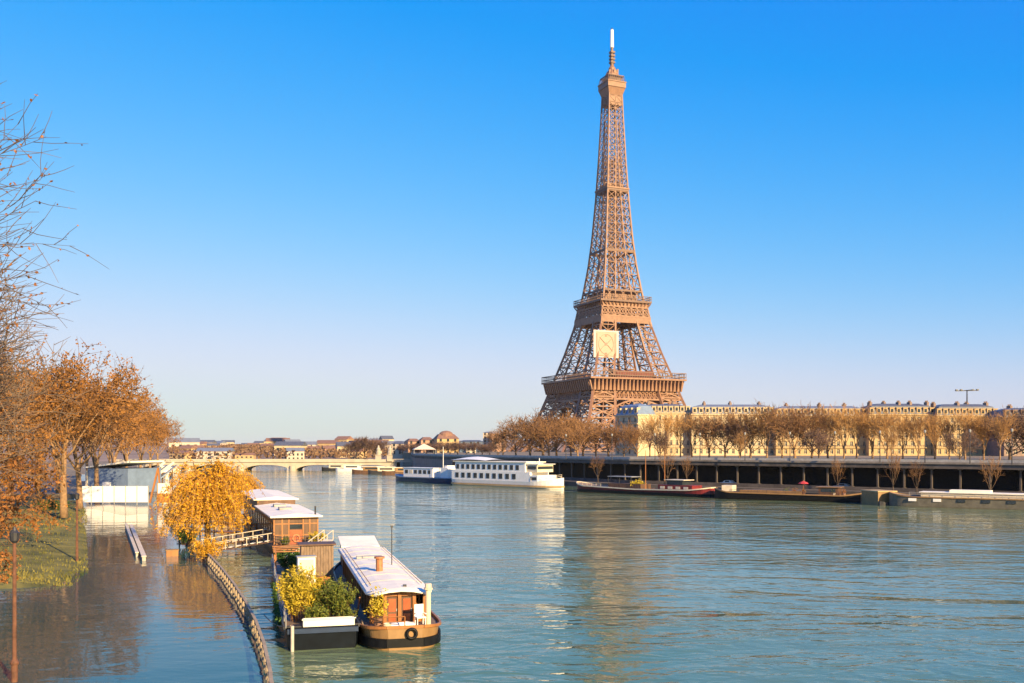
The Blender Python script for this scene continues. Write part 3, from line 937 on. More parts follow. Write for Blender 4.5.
# grass tufts on the bank
gm = MB(); rg = random.Random(3)
for i in range(9000):
    j = rg.randrange(len(edge) - 1); f = rg.random()
    x = edge[j][0] + (edge[j + 1][0] - edge[j][0]) * f; y = edge[j][1] + (edge[j + 1][1] - edge[j][1]) * f
    d = rg.random() ** 1.3 * 34 + 0.8
    z = -0.12 + 0.16 * d ** 0.75
    h = rg.uniform(0.08, 0.26); a = rg.uniform(0, 6.28); wd = rg.uniform(0.03, 0.10)
    c, s_ = math.cos(a) * wd, math.sin(a) * wd
    gm.add([(x - d - c, y - s_, z - 0.1), (x - d + c, y + s_, z - 0.1), (x - d + rg.uniform(-.15, .15), y + rg.uniform(-.15, .15), min(z, 3) + h)], [(0, 1, 2)])
tag(gm.build("grass", mat("grass_blades", (0.06, 0.09, 0.012), 0.9, 0.4, 0.2, col2=(0.18, 0.15, 0.03))), kind='stuff')
# ------------------------------------------------------------------ far bank buildings
def tall_building(px0, px1, Y, h, floors, bays, wall, roofm, label, roof_h=4.0, depth=15.0, rz=0.0, dormers=True, chim=3, z0=Z_ST, group=None, W=None):
    p = at((px0 + px1) / 2, Y, z0)
    W = W or (px1 - px0) / F_PX * Y
    b = empty("stone_building", p, rz, label, "building", group)
    fh = h / floors
    bw = W / bays
    ww, wh = min(1.35, bw * 0.42), fh * 0.60
    m = MB()
    m.bx(-W / 2, W / 2, 0.45, depth, -0.5, h)
    for fl in range(floors):                     # the facade is piers and bands round real window recesses
        zb = fl * fh; zs_ = zb + fh * 0.22
        m.bx(-W / 2, W / 2, 0, 0.447, zb, zs_)
        m.bx(-W / 2, W / 2, 0, 0.447, zs_ + wh, zb + fh)
        for k in range(bays + 1):
            x0 = -W / 2 if k == 0 else -W / 2 + (k - 0.5) * bw + ww / 2
            x1 = W / 2 if k == bays else -W / 2 + (k + 0.5) * bw - ww / 2
            m.bx(x0, x1, 0, 0.447, zs_ + 0.001, zs_ + wh - 0.001)
    wo = m.build("wall", wall, b)
    m = MB()
    for fl in (1, floors - 1): m.bx(-W / 2 - 0.1, W / 2 + 0.1, -0.55, -0.003, fl * fh - 0.18, fl * fh + 0.1)
    m.bx(-W / 2 - 0.25, W / 2 + 0.25, -0.5, depth + 0.2, h + 0.003, h + 0.55)
    m.build("cornice", wall, b)
    m = MB()
    for fl in (1, floors - 1):
        m.bx(-W / 2, W / 2, -0.53, -0.47, fl * fh + 1.0, fl * fh + 1.08)
        for k in range(int(W / 0.8)): m.bx(-W / 2 + k * 0.8, -W / 2 + k * 0.8 + 0.08, -0.53, -0.47, fl * fh + 0.1, fl * fh + 1.0)
    m.build("balcony_railing", M['dark'], b)
    win = None
    cnt = 0
    for fl in range(floors):
        for k in range(bays):
            if cnt >= 100: break
            cnt += 1
            loc = (-W / 2 + (k + 0.5) * bw, 0.43, fl * fh + fh * 0.22)
            if win is None:
                q = MB(); q.bx(-ww / 2, ww / 2, -0.08, 0.0, 0.02, wh - 0.02, 0)
                for x in (-ww / 2 + 0.05, 0, ww / 2 - 0.05): q.bx(x - 0.05, x + 0.05, -0.14, -0.083, 0.02, wh - 0.02, 1)
                for z in (0.07, wh * 0.68, wh - 0.09): q.bx(-ww / 2, ww / 2, -0.13, -0.084, z - 0.04, z + 0.04, 1)
                win = q.build("window", [M['glass'], M['cream']], b, loc=loc)
            else: put(win, b, loc)
    m = MB()
    zt = h + 0.55; i1, i2 = 0.4, 2.0
    ws = [(-W / 2, -0.1), (W / 2, -0.1), (W / 2, depth), (-W / 2, depth)]
    def ins(k, a): 
        x, y = ws[k]; return (x + (a if x < 0 else -a), y + (a if y < 1 else -a))
    vs = [(*ins(k, 0.2), zt + 0.003) for k in range(4)] + [(*ins(k, 1.6), zt + roof_h * 0.75) for k in range(4)] + [(*ins(k, 5.0), zt + roof_h) for k in range(4)]
    fs = [(3, 2, 1, 0), (8, 9, 10, 11)]
    for r_ in (0, 4): fs += [(r_ + k, r_ + (k + 1) % 4, r_ + 4 + (k + 1) % 4, r_ + 4 + k) for k in range(4)]
    m.add(vs, fs)
    ro = m.build("roof", roofm, b)
    if dormers:
        d0 = None
        for k in range(bays):
            loc = (-W / 2 + (k + 0.5) * bw, 0.25, zt + 0.35)
            if d0 is None:
                q = MB(); q.bx(-0.85, 0.85, 0, 1.6, 0, 2.1, 0); q.bx(-1.0, 1.0, -0.15, 1.7, 2.103, 2.35, 0)
                q.bx(-0.5, 0.5, -0.06, -0.003, 0.35, 1.75, 1)
                d0 = q.build("dormer", [wall, M['glass']], b, loc=loc)
            else: put(d0, b, loc)
    rg = random.Random(int(px0))
    c0 = None
    for k in range(chim):
        loc = (-W / 2 + W * (k + 0.5) / chim + rg.uniform(-1, 1), depth * rg.uniform(0.3, 0.6), zt + roof_h * 0.6)
        if c0 is None:
            q = MB(); q.bx(-0.45, 0.45, -1.5, 1.5, 0, 2.4)
            for y in (-1.1, -0.4, 0.4, 1.1): q.cyl((0, y, 2.403), 0.16, 0.6, 6)
            c0 = q.build("chimney", M['stone_d'], ro, loc=loc)
        else: put(c0, ro, loc)
    return b

tall_building(640, 691, 402, 17.3, 5, 9, M['stone_w'], M['slate'], "white stone building with dormers right of the shaded corner house", 3.6, chim=2)
tall_building(691.6, 775, 398, 16.6, 5, 13, M['stone_w'], M['zinc'], "long cream stone building with grey mansard nearest the iron tower's right side", 4.0, chim=3)
tall_building(776, 868, 394, 15.8, 5, 14, M['stone'], M['zinc'], "golden stone building behind the densest brown trees", 4.0, chim=3)
tall_building(869, 936, 390, 16.2, 5, 10, M['stone'], M['slate'], "golden stone building with dark uneven slate roof and chimneys", 4.4, chim=5)
tall_building(936.6, 999, 386, 15.6, 5, 10, M['stone'], M['slate'], "golden stone building at the right end of the lit row, below the lamp mast", 4.6, chim=4)
tall_building(1004, 1075, 372, 14.6, 5, 9, M['stone_d'], M['slate'], "building at the right edge with shade put into its dark brown walls", 3.5, chim=2)  # brown walls chosen to paint the shade on this building
tall_building(613, 640, 391, 16.0, 5, 4, M['stone_w'], M['bluegrey'], "corner house with its shaded blue grey side turned to the tower", 4.6, rz=math.radians(-58), chim=1, depth=9.5, W=14.5)

# lamp mast on the roofs at the right
lm = empty("lamp_mast", at(967, 392, Z_ST + 19.5), 0.15, "tall mast with outspread arms of lamps above the right end building's roof", "lamp mast")
m = MB(); m.cyl((0, 0, 0), 0.3, 7.0, 8, 0, 0.2); m.build("pole", M['dark'], lm)
m = MB(); m.beam((-5, 0, 6.6), (5, 0, 6.9), 0.28); m.beam((0, -3.5, 6.9), (0, 3.5, 6.9), 0.28); m.build("arms", M['dark'], lm)
for x, z in ((-4.6, 6.95), (-2.6, 7.05), (2.6, 7.1), (4.6, 7.2)):
    m = MB(); m.box((x, 0, z), (1.0, 0.9, 0.55), 0, 0, 0.7); m.build("lamp", M['dark'], lm)

M['bridge'] = mat('bridge_stone', (0.44, 0.38, 0.30), 0.85, 0.12, 0.3)
# ------------------------------------------------------------------ bridge and far city
YB = 478.0
bx0, bx1 = -182.0, -56.0
br = empty("arch_bridge", ((bx0 + bx1) / 2, YB, 0), 0, "low pale stone arch bridge crossing the river in the distance", "bridge")
m = MB(); n_ar = 5; span = (bx1 - bx0) / n_ar; cx = (bx0 + bx1) / 2
for i in range(n_ar):
    x0 = bx0 + i * span - cx
    pts = []
    for k in range(15):
        a = PI * k / 14
        pts.append((x0 + span / 2 - math.cos(a) * (span / 2 - 1.4), 0.1 + 2.75 * math.sin(a)))
    top = 4.1
    for k in range(14):
        (xa, za), (xb, zb) = pts[k], pts[k + 1]
        m.add([(xa, -7, za), (xb, -7, zb), (xb, -7, top), (xa, -7, top), (xa, 7, za), (xb, 7, zb), (xb, 7, top), (xa, 7, top)],
              [(0, 1, 2, 3), (5, 4, 7, 6), (1, 0, 4, 5), (3, 2, 6, 7)])
    m.bx(x0, x0 + 1.4, -7, 7, -1, top); m.bx(x0 + span - 1.4, x0 + span, -7, 7, -1, top)
m.build("arches", M['bridge'], br)
m = MB(); m.bx(bx0 - cx - 12, bx1 - cx + 8, -7.6, 7.6, 4.103, 4.6); m.build("deck", M['bridge'], br)
m = MB(); m.bx(bx0 - cx - 12, bx1 - cx + 8, -7.5, -7.1, 4.603, 5.5); m.bx(bx0 - cx - 12, bx1 - cx + 8, 7.1, 7.5, 4.603, 5.5); m.build("parapet", M['bridge'], br)
for i in range(1, n_ar):
    m = MB(); m.cyl((bx0 + i * span - cx, -7.4, -1), 1.7, 3.4, 10, 0, 1.5); m.build("pier_nose", M['bridge'], br)
for i, px in enumerate((378.5, 390)):
    st = empty("statue_pylon", at(px, YB - 4 - i * 3, 4.6), 0, ("pale statue on a pedestal at the bridge end, beside the dark trees", "pale statue on a pedestal at the bridge end, nearer the blue boat")[i], "statue", "statues at the bridge end")
    m = MB(); m.box((0, 0, 1.4), (2.6, 2.6, 2.8)); m.box((0, 0, 2.95), (3.0, 3.0, .3)); m.build("pedestal", M['bridge'], st)
    m = MB(); m.lathe((0, 0, 3.1), [(1.1, 0), (1.2, 1.2), (0.9, 2.0), (1.05, 2.9), (0.5, 3.5), (0.42, 3.9), (0.45, 4.3), (0.2, 4.6)], 8); m.box((0.9, 0, 4.4), (1.6, 0.9, 1.4), 0.2, 0, 0.7)
    m.build("figure", M['bridge'], st)

def city_block(px0, px1, ytop, Y, z0, wall, roofm, label, floors=4, rh=2.0, group=None):
    p = at((px0 + px1) / 2, Y, z0); W = (px1 - px0) / F_PX * Y
    H = HC + (HOR - ytop) * Y / F_PX - z0
    b = empty("city_building", p, R.uniform(-0.15, 0.3), label, "building", group)
    m = MB(); m.bx(-W / 2, W / 2, 0, 16, -6, H - rh); m.build("wall", wall, b)
    m = MB(); m.add([(-W / 2 - .3, -.3, H - rh + .003), (W / 2 + .3, -.3, H - rh + .003), (W / 2 + .3, 16.3, H - rh + .003), (-W / 2 - .3, 16.3, H - rh + .003), (-W / 2 + 2, 5, H), (W / 2 - 2, 5, H), (W / 2 - 2, 11, H), (-W / 2 + 2, 11, H)],
          [(3, 2, 1, 0), (4, 5, 6, 7), (0, 1, 5, 4), (1, 2, 6, 5), (2, 3, 7, 6), (3, 0, 4, 7)]); m.build("roof", roofm, b)
    n = max(2, int(W / 4)); w0 = None
    for fl in range(floors):
        for k in range(n):
            loc = (-W / 2 + W * (k + 0.5) / n, 0, (H - rh) * (fl + 0.35) / floors)
            if w0 is None:
                q = MB(); q.bx(-0.7, 0.7, -0.12, -0.01, 0, 1.9, 0); q.bx(-0.85, 0.85, -0.25, -0.01, -0.2, -0.003, 1)
                w0 = q.build("window", [M['glass'], wall], b, loc=loc)
            else: put(w0, b, loc)
    return b
M['pink'] = mat("pinkish_render", (0.42, 0.25, 0.17), 0.85, 0.12, 0.3)
M['pale'] = mat("pale_render", (0.50, 0.42, 0.34), 0.85, 0.12, 0.3)
M['blue_b'] = mat("blue_grey_cladding", (0.10, 0.15, 0.23), 0.5, 0.2, 0.3)
city_block(391, 403, 441, 640, 6, M['pale'], M['slate'], "small pale house with dark roof just past the bridge statues", 3)
city_block(408, 421, 438.5, 620, 6, M['pink'], M['tile'], "orange pink building with tiled roof left of the round topped house", 4)
city_block(421, 434, 437, 610, 6, M['pink'], M['tile'], "brown pink building with a taller tiled roof beside the round topped house", 4)
bb = city_block(437, 459, 434, 600, 6, M['stone'], M['tile'], "golden mansion with rounded brown roof, tallest of the distant quay houses", 4, 3)
m = MB(); m.lathe((0, 7, 11.6), [(4.6, 0), (4.6, 1.6), (4.0, 2.8), (2.6, 3.7), (0.5, 4.1)], 14); m.build("dome", M['tile'], bb)
city_block(460, 482, 440, 640, 6, M['blue_b'], M['slate'], "long dark blue building among the distant quay houses", 3, 1)
city_block(483, 491, 431.5, 760, 6, M['pale'], M['zinc'], "narrow pale tower block left of the brown tree clump", 6, 1)
city_block(492, 506, 432.5, 740, 6, M['pink'], M['pale'], "flat roofed beige block partly behind the brown tree clump", 5, 1)
city_block(466, 476, 445, 560, 6, M['pale'], M['bluegrey'], "low pale house with blue roof in front of the dark blue building", 2, 1.5)
# small quay tent roof
tn = empty("market_tent", at(424, 432, Z_ST), 0.2, "small white peaked tent on the quay below the pink buildings", "tent")
m = MB(); m.add([(-5, -4, 2.4), (5, -4, 2.4), (5, 4, 2.4), (-5, 4, 2.4), (0, 0, 5.0)], [(0, 1, 4), (1, 2, 4), (2, 3, 4), (3, 0, 4), (3, 2, 1, 0)]); m.build("canopy", M['cream'], tn)
for x, y in ((-4.8, -3.8), (4.8, -3.8), (4.8, 3.8), (-4.8, 3.8)):
    m = MB(); m.cyl((x, y, 0), 0.12, 2.4, 6); m.build("pole", M['grey'], tn)

# hillside town beyond the bridge
cols = [("pale", M['pale']), ("pinkish", M['pink']), ("cream", M['stone_w']), ("golden", M['stone'])]
rg = random.Random(77)
hp = []
for (nm, wallm), roofm in zip(cols, (M['zinc'], M['tile'], M['slate'], M['tile'])):
    q = MB(); q.bx(-6, 6, -5, 5, -5, 8, 0)
    q.add([(-6.3, -5.3, 8.003), (6.3, -5.3, 8.003), (6.3, 5.3, 8.003), (-6.3, 5.3, 8.003), (-6.3, 0, 11), (6.3, 0, 11)], [(3, 2, 1, 0), (0, 1, 5, 4), (2, 3, 4, 5), (0, 4, 3), (1, 2, 5)], 1)
    for fl in range(2):
        for k in range(4): q.bx(-4.9 + k * 2.9, -3.7 + k * 2.9, -5.08, -5.01, 1 + fl * 3.4, 3 + fl * 3.4, 2)
    me_o = q.build("hill_house", [wallm, roofm, M['glass']]); hp.append((nm, me_o))
cntc = {}
firsts = set()
xs = sorted([rg.uniform(176, 392) for _ in range(64)])
for i, px in enumerate(xs):
    Y = rg.choice((760, 900, 1050, 1250, 1500, 1800)) * rg.uniform(0.95, 1.08)
    k = rg.randrange(4); nm, src = hp[k]
    X = at(px, Y).x
    j = max(0, [700, 1000, 1400, 1900, 2600, 3400].index(max(v for v in (700, 1000, 1400, 1900, 2600) if v <= Y)))
    ys = [700, 1000, 1400, 1900, 2600, 3400]; zz = [3, 9, 15, 22, 30, 22]
    zh = zz[j] + (zz[j + 1] - zz[j]) * (Y - ys[j]) / (ys[j + 1] - ys[j])
    zh *= 0.75 + 0.25 * math.sin(X * 0.0042 + 1.0)
    n_ = cntc.get(nm, 0); cntc[nm] = n_ + 1
    o = src if k not in firsts else src.copy()
    if k in firsts: COL.objects.link(o)
    firsts.add(k)
    o.location = (X, Y, zh - 2); o.rotation_euler.z = rg.uniform(-0.6, 0.6)
    s = rg.uniform(0.7, 1.3) * (1.0 if Y < 1000 else 1.25); o.scale = (s * rg.uniform(0.8, 1.8), s, s * rg.uniform(0.7, 1.1))
    tag(o, "tiny " + nm + " house on the far hillside, " + nth(n_) + " " + nm + " one from the left bank", "house", "houses on the far hillside")
# hillside wood: one mass of bare treetops
wm = MB()
for i in range(2600):
    px = rg.uniform(170, 400); Y = rg.uniform(720, 1900)
    X = at(px, Y).x
    j = [a for a in range(5) if ys[a] <= Y][-1]
    zh = zz[j] + (zz[j + 1] - zz[j]) * (Y - ys[j]) / (ys[j + 1] - ys[j]); zh *= 0.75 + 0.25 * math.sin(X * 0.0042 + 1.0)
    cx_, cz = X, zh - 1
    for k in range(9):
        p = Vector((cx_, Y, cz + rg.uniform(1, 7))) + Vector((rg.gauss(0, 2.6), rg.gauss(0, 2.6), 0))
        wm.leaf(p, rg.uniform(1.6, 3.6), rg, 0, 0.7)
tag(wm.build("hillside_wood", leafmat("hillside_treetops", [(0.13, 0.075, 0.045), (0.24, 0.14, 0.07), (0.30, 0.17, 0.08)], 0.08)), kind='stuff')
# ------------------------------------------------------------------ boats
def dense(st, k=4):
    """smooth stations along the hull"""
    out = []
    for i in range(len(st) - 1):
        p0, p1, p2, p3 = st[max(i - 1, 0)], st[i], st[i + 1], st[min(i + 2, len(st) - 1)]
        n = 1 if p2[0] - p1[0] > 6 else k
        for j in range(n):
            t = j / n; q = []
            for c in range(3):
                d0 = (p2[c] - p0[c]) / max(1e-3, p2[0] - p0[0]) * (p2[0] - p1[0]); d1 = (p3[c] - p1[c]) / max(1e-3, p3[0] - p1[0]) * (p2[0] - p1[0])
                q.append((2 * t ** 3 - 3 * t * t + 1) * p1[c] + (t ** 3 - 2 * t * t + t) * d0 + (-2 * t ** 3 + 3 * t * t) * p2[c] + (t ** 3 - t * t) * d1)
            out.append((p1[0] + (p2[0] - p1[0]) * t, max(.05, q[1]), q[2]))
    out.append(st[-1])
    return out
def hull(stations, keel=-0.7, mi=0, flare=0.93):
    """stations: (y, half width, deck height); returns hull skin and deck sheet"""
    stations = dense(stations)
    h, d = MB(), MB()
    for i, (y, b, z) in enumerate(stations):
        ring = [(-b, y, z), (-b * flare, y, 0.25), (-b * flare * 0.9, y, keel), (b * flare * 0.9, y, keel), (b * flare, y, 0.25), (b, y, z)]
        h.v.extend(ring)
        if i:
            o = (i - 1) * 6
            for k in range(5):
                h.f.append((o + k, o + k + 1, o + 6 + k + 1, o + 6 + k)); h.m.append(mi)
            y0, b0, z0 = stations[i - 1]
            d.add([(-b0 + .06, y0, z0 - .12), (b0 - .06, y0, z0 - .12), (b - .06, y, z - .12), (-b + .06, y, z - .12)], [(0, 1, 2, 3)])
    n = len(stations)
    h.f.append((0, 5, 4, 3, 2, 1)); h.m.append(mi)
    o = (n - 1) * 6
    h.f.append((o, o + 1, o + 2, o + 3, o + 4, o + 5)); h.m.append(mi)
    return h, d
def rub(stations, dz, t, hgt, flare=0.0):
    """a strake running round the hull"""
    stations = dense(stations)
    m = MB()
    L = [(-b - t * .5, y, z + dz) for y, b, z in stations]; Rr = [(b + t * .5, y, z + dz) for y, b, z in stations]
    loop = L[::-1] + Rr
    for p, q in zip(loop, loop[1:]): m.beam(p, q, t, hgt)
    p, q = L[-1], Rr[-1]
    m.beam(p, q, t, hgt)
    return m
def rail(pts, h, parent, material, step=1.5, r=0.03, bars=2):
    m = MB()
    for p, q in zip(pts, pts[1:]):
        p, q = Vector(p), Vector(q)
        for k in range(bars): 
            dz = Vector((0, 0, h * (k + 1) / bars)); m.tube([p + dz, q + dz], r, 5)
        n = max(1, int((q - p).length / step))
        for i in range(n + 1):
            a = p.lerp(q, i / n); m.tube([a, a + Vector((0, 0, h))], r, 5)
    return m.build("railing", material, parent)

# --- the near tan houseboat with the white roof
hb_p0, hb_p1 = Vector((-6.05, 55.0, 0)), Vector((-13.2, 84.0, 0))
hb = empty("house_boat", hb_p0, heading(hb_p0, hb_p1), "tan wooden houseboat with long white roof and red brown doors at its rounded end", "houseboat")
st = [(0.0, 1.0, 1.35), (0.25, 1.45, 1.32), (0.8, 1.95, 1.27), (1.8, 2.25, 1.2), (3.5, 2.38, 1.12), (8, 2.42, 1.05), (20, 2.42, 1.05), (28, 2.3, 1.15), (32, 1.4, 1.4), (33.5, 0.4, 1.6)]
h, d = hull(st)
ho = h.build("hull", M['tan'], hb)
rub(st, -0.06, 0.12, 0.16).build("gunwale", M['wood'], ho)
st2 = [(y, b * 0.985, 0.40) for y, b, z in st]; rub(st2, 0, 0.12, 0.5).build("rubbing_strake", M['black'], ho)
d.build("deck", M['deck'], hb)
Wc, y0, y1, zt = 1.62, 2.6, 27.5, 2.85
def outline(w, yf, yb, chamf):
    return [(-w + chamf, yf), (w - chamf, yf), (w, yf + chamf * 0.9), (w, yb), (-w, yb), (-w, yf + chamf * 0.9)]
m = MB(); m.prism(outline(Wc - .12, y0 + .12, y1, 0.75), 1.0, 1.6); m.prism(outline(Wc - .12, y0 + .12, y1, .75), 2.62, zt)
m.prism(outline(Wc - .5, y0 + .6, y1 - .1, .6), 1.601, 2.619, 1)
cab = m.build("cabin", [M['wood'], M['wood_d']], hb)
o_ = outline(Wc, y0, y1, 0.75)
post = None
pts_p = [(-Wc + .75, y0), (0.0, y0), (Wc - .75, y0), (Wc - .02, y0 + .68), (-Wc + .02, y0 + .68)] + [(s_ * (Wc - .03), y0 + .68 + 1.9 * k) for k in range(1, 13) for s_ in (-1, 1)]
for (x, y) in pts_p:
    if post is None:
        q = MB(); q.bx(-.10, .10, -.10, .10, 1.0, zt - .02); post = q.build("post", M['wood'], hb, loc=(x, y, 0))
    else: put(post, hb, (x, y, 0))
for k, (xa, xb) in enumerate(((-Wc + .87, -.12), (.12, Wc - .87))):
    q = MB(); q.bx(xa, xb, y0 + .03, y0 + .09, 1.05, 2.6, 0)
    q.bx(xa + .10, xb - .10, y0 + .004, y0 + .027, 1.75, 2.5, 1); q.bx(xa + .10, xb - .10, y0 + .004, y0 + .027, 1.12, 1.62, 2)
    dr = q.build("door", [M['wood_d'], M['door_r'], M['door_r']], hb)
    q = MB(); q.box((xb - .06, y0 - .02, 1.85), (.05, .06, .16)); q.build("handle", M['grey'], dr)
w0 = None
for k in range(12):
    for s_ in (-1, 1):
        loc = (s_ * (Wc - .06), y0 + .68 + 1.9 * k + 0.95, 1.62)
        if w0 is None:
            q = MB(); q.bx(-.02, .02, -.78, .78, 0, .96, 0); w0 = q.build("window", M['glass'], hb, loc=loc)
        else: put(w0, hb, loc)
m = MB()
prof = [(-1.98, 0.0), (-1.9, .10), (-1.0, .27), (0, .33), (1.0, .27), (1.9, .10), (1.98, 0)]
def roof_mesh(m, prof, yf, yb, zb, th=0.07, ch=0.8):
    n = len(prof); vs = []
    for y in (yf, yf + ch * .5, yf + ch, yb):
        k = {yf: 0.72, yf + ch * .5: 0.9}.get(y, 1.0)
        for x, z in prof: vs.append((x * k, y, zb + z * (0.75 if y == yf else 1)))
    nn = len(vs)
    vs += [(x, y, z - th) for x, y, z in vs]
    fs = []
    for r_ in range(3):
        for i in range(n - 1):
            a = r_ * n + i
            fs.append((a, a + 1, a + n + 1, a + n)); fs.append((nn + a, nn + a + n, nn + a + n + 1, nn + a + 1))
    edge_ = list(range(n)) + [r_ * n + n - 1 for r_ in (1, 2)] + list(range(3 * n, 4 * n))[::-1] + [r_ * n for r_ in (2, 1)]
    for a, b in zip(edge_, edge_[1:] + edge_[:1]): fs.append((b, a, nn + a, nn + b))
    m.add(vs, fs)
roof_mesh(m, prof, y0 - .75, y1 + .3, zt + .02, 0.09, 1.1)
ro = m.build("roof", M['roof_w'], hb)
m = MB(); m.cyl((-.35, 10.5, zt + .31), .24, .85, 10); m.cyl((-.35, 10.5, zt + 1.18), .36, .12, 10); m.build("chimney", mat("rusty_orange_pipe", (0.36, 0.15, 0.06), 0.6, 0.25, 3), ro)
m = MB(); m.cyl((0.9, 14, zt + .28), .035, 2.7, 5); m.box((0.9, 14, zt + 3.0), (.16, .16, .14)); m.build("mast", M['dark'], ro)
m = MB(); m.bx(-1.2, .7, 18.4, 18.9, zt + .27, zt + .45); m.build("skylight", M['grey'], ro)
m = MB(); m.box((0.35, 2.9, zt + .36), (.2, .2, .16)); m.build("roof_light", M['dark'], ro)
m = MB(); m.cyl((1.55, 1.55, 1.1), .16, 2.05, 10); m.cyl((1.55, 1.55, 3.15), .27, .1, 10); m.cyl((1.55, 1.55, 3.26), .2, .24, 10); m.build("vent_pipe", M['cream'], hb)
# wheelhouse behind
m = MB(); m.bx(-1.5, 1.3, 28.0, 32.0, 1.1, 3.05); wh_ = m.build("wheelhouse", M['wood_d'], hb)
m = MB(); m.add([(-1.7, 27.8, 3.05), (1.5, 27.8, 3.05), (1.5, 32.2, 3.5), (-1.7, 32.2, 3.5), (-1.7, 27.8, 3.15), (1.5, 27.8, 3.15), (1.5, 32.2, 3.6), (-1.7, 32.2, 3.6)],
                [(3, 2, 1, 0), (4, 5, 6, 7), (0, 1, 5, 4), (1, 2, 6, 5), (2, 3, 7, 6), (3, 0, 4, 7)]); m.build("wheelhouse_roof", M['roof_w'], wh_)
rail([(-1.75, 2.0, 1.2), (-1.2, 0.55, 1.25), (0, 0.2, 1.3)], 0.55, hb, M['wood'], 0.7, .035)
m = MB(); 
for s_ in (-1, 1): m.beam((-2.2, 6.0 + s_ * .05, 1.1), (-2.3, 3.0, 2.6), .07)
m.build("stay", M['wood'], hb)
# white folding chair and tarpaulin on the fore deck, tyre fender, pot plant
ch = empty("deck_chair", hb.matrix_basis @ Vector((1.02, 1.1, 1.18)), hb.rotation_euler.z + 0.2, "white deck chair at the tan houseboat's rounded end", "chair")
m = MB(); m.box((0, 0, .45), (.55, .5, .07)); m.build("seat", M['white'], ch)
m = MB(); m.box((0, .26, .82), (.55, .06, .68)); m.build("backrest", M['white'], ch)
for x in (-.24, .24):
    for y in (-.2, .2):
        m = MB(); m.cyl((x, y, 0), .03, .42, 6); m.build("leg", M['white'], ch)
    m = MB(); m.box((x * 1.1, 0, .66), (.06, .5, .05)); m.build("armrest", M['white'], ch)
tp = MB(); rg = random.Random(9)
g_ = [[(-.75 + 1.5 * i / 8, -.4 + .8 * j / 5, .12 + .12 * math.sin(i * .4) * math.sin(j * .6 + .3) + rg.uniform(0, .04)) for i in range(9)] for j in range(6)]
tp.add([p for r_ in g_ for p in r_] + [(p[0], p[1], 0) for r_ in g_ for p in r_], [(j * 9 + i, j * 9 + i + 1, (j + 1) * 9 + i + 1, (j + 1) * 9 + i) for j in range(5) for i in range(8)]
       + [(54 + i, 54 + i + 1, i + 1, i) for i in range(8)] + [(j * 9, 54 + j * 9, 54 + (j + 1) * 9, (j + 1) * 9)[::-1] for j in range(5)] + [(j * 9 + 8, 54 + j * 9 + 8, 54 + (j + 1) * 9 + 8, (j + 1) * 9 + 8) for j in range(5)])
o = tp.build("tarpaulin", M['white'], None, True); o.location = hb.matrix_basis @ Vector((-.05, 1.25, 1.16)); o.rotation_euler.z = hb.rotation_euler.z
tag(o, "pale crumpled sheet lying before the red brown doors", "tarpaulin")
m = MB(); pts = [(0.27 * math.cos(t * PI / 8), 0, 0.27 * math.sin(t * PI / 8)) for t in range(17)]; m.tube(pts, .09, 8, 0, False)
o = m.build("tyre_fender", M['black'], None, True); o.location = hb.matrix_basis @ Vector((.35, -.14, .92)); o.rotation_euler.z = hb.rotation_euler.z
tag(o, "black tyre hung as a fender on the tan houseboat's end", "tyre")
pp = empty("potted_plant", hb.matrix_basis @ Vector((-1.35, 1.9, 1.1)), 0, "green plant in a pot beside the houseboat's left door", "plant")
m = MB(); m.lathe((0, 0, 0), [(.2, 0), (.28, .4), (.3, .42), (.26, .43)], 10); m.build("pot", M['tile'], pp)
m = MB(); rg = random.Random(4)
for k in range(420):
    p = Vector((rg.gauss(0, .28), rg.gauss(0, .25), .5 + abs(rg.gauss(.6, .45)))); m.leaf(p, rg.uniform(.12, .26), rg, 0, .45)
m.build("foliage", M['leaf_ye'], pp)

m = MB()
for k in range(1, 9): 
    y_ = y0 - .75 + 1.1 + k * 2.9
    pts = [(x, y_, zt + .035 + z) for x, z in prof[1:-1]]
    m.tube(pts, .022, 4)
m.build("roof_seams", M['conc'], ro)
m = MB()
for s_ in (-1, 1): m.tube([(s_ * 1.55, y0 + 1.5, zt + .32), (s_ * 1.55, y1 - 1, zt + .32)], .025, 5)
m.build("grab_rail", M['wood'], ro)
m = MB(); m.prism(outline(Wc + .05, y0 - .02, y1, 0.78), 2.66, 2.80); m.build("fascia", M['wood'], cab)
m = MB()
for k in range(3): m.tube([(-.9 + .22 * math.cos(t * .52), 1.0 + .22 * math.sin(t * .52), 1.24 + k * .05) for t in range(13)], .03, 5)
o = m.build("rope_coil", M['cream'], None); o.matrix_basis = hb.matrix_basis.copy()
tag(o, "coil of pale rope on the tan houseboat's rounded end deck", "rope")
def rope(p, q, sag, label):
    p, q = Vector(p), Vector(q); pts = []
    for i in range(13):
        t = i / 12; r_ = p.lerp(q, t); r_.z -= sag * 4 * t * (1 - t); pts.append(r_)
    mm = MB(); mm.tube(pts, .035, 5); o = mm.build("mooring_rope", M['rail_st']); tag(o, label, "rope", "mooring ropes"); return o
rope(hb.matrix_basis @ Vector((-1.9, .9, 1.2)), Vector((-8.9, 57.5, 1.25)), .45, "mooring rope sagging between the tan houseboat and the garden barge's near corner")
rope(hb.matrix_basis @ Vector((-2.3, 12, 1.1)), Vector((-11.7, 66.0, 1.2)), .3, "mooring rope between the tan houseboat's side and the garden barge, further back")
rope(Vector((-12.7, 55.6, 1.25)), Vector((-15.6, 61, .95)), .3, "mooring rope from the garden barge's near corner to the curved railing")
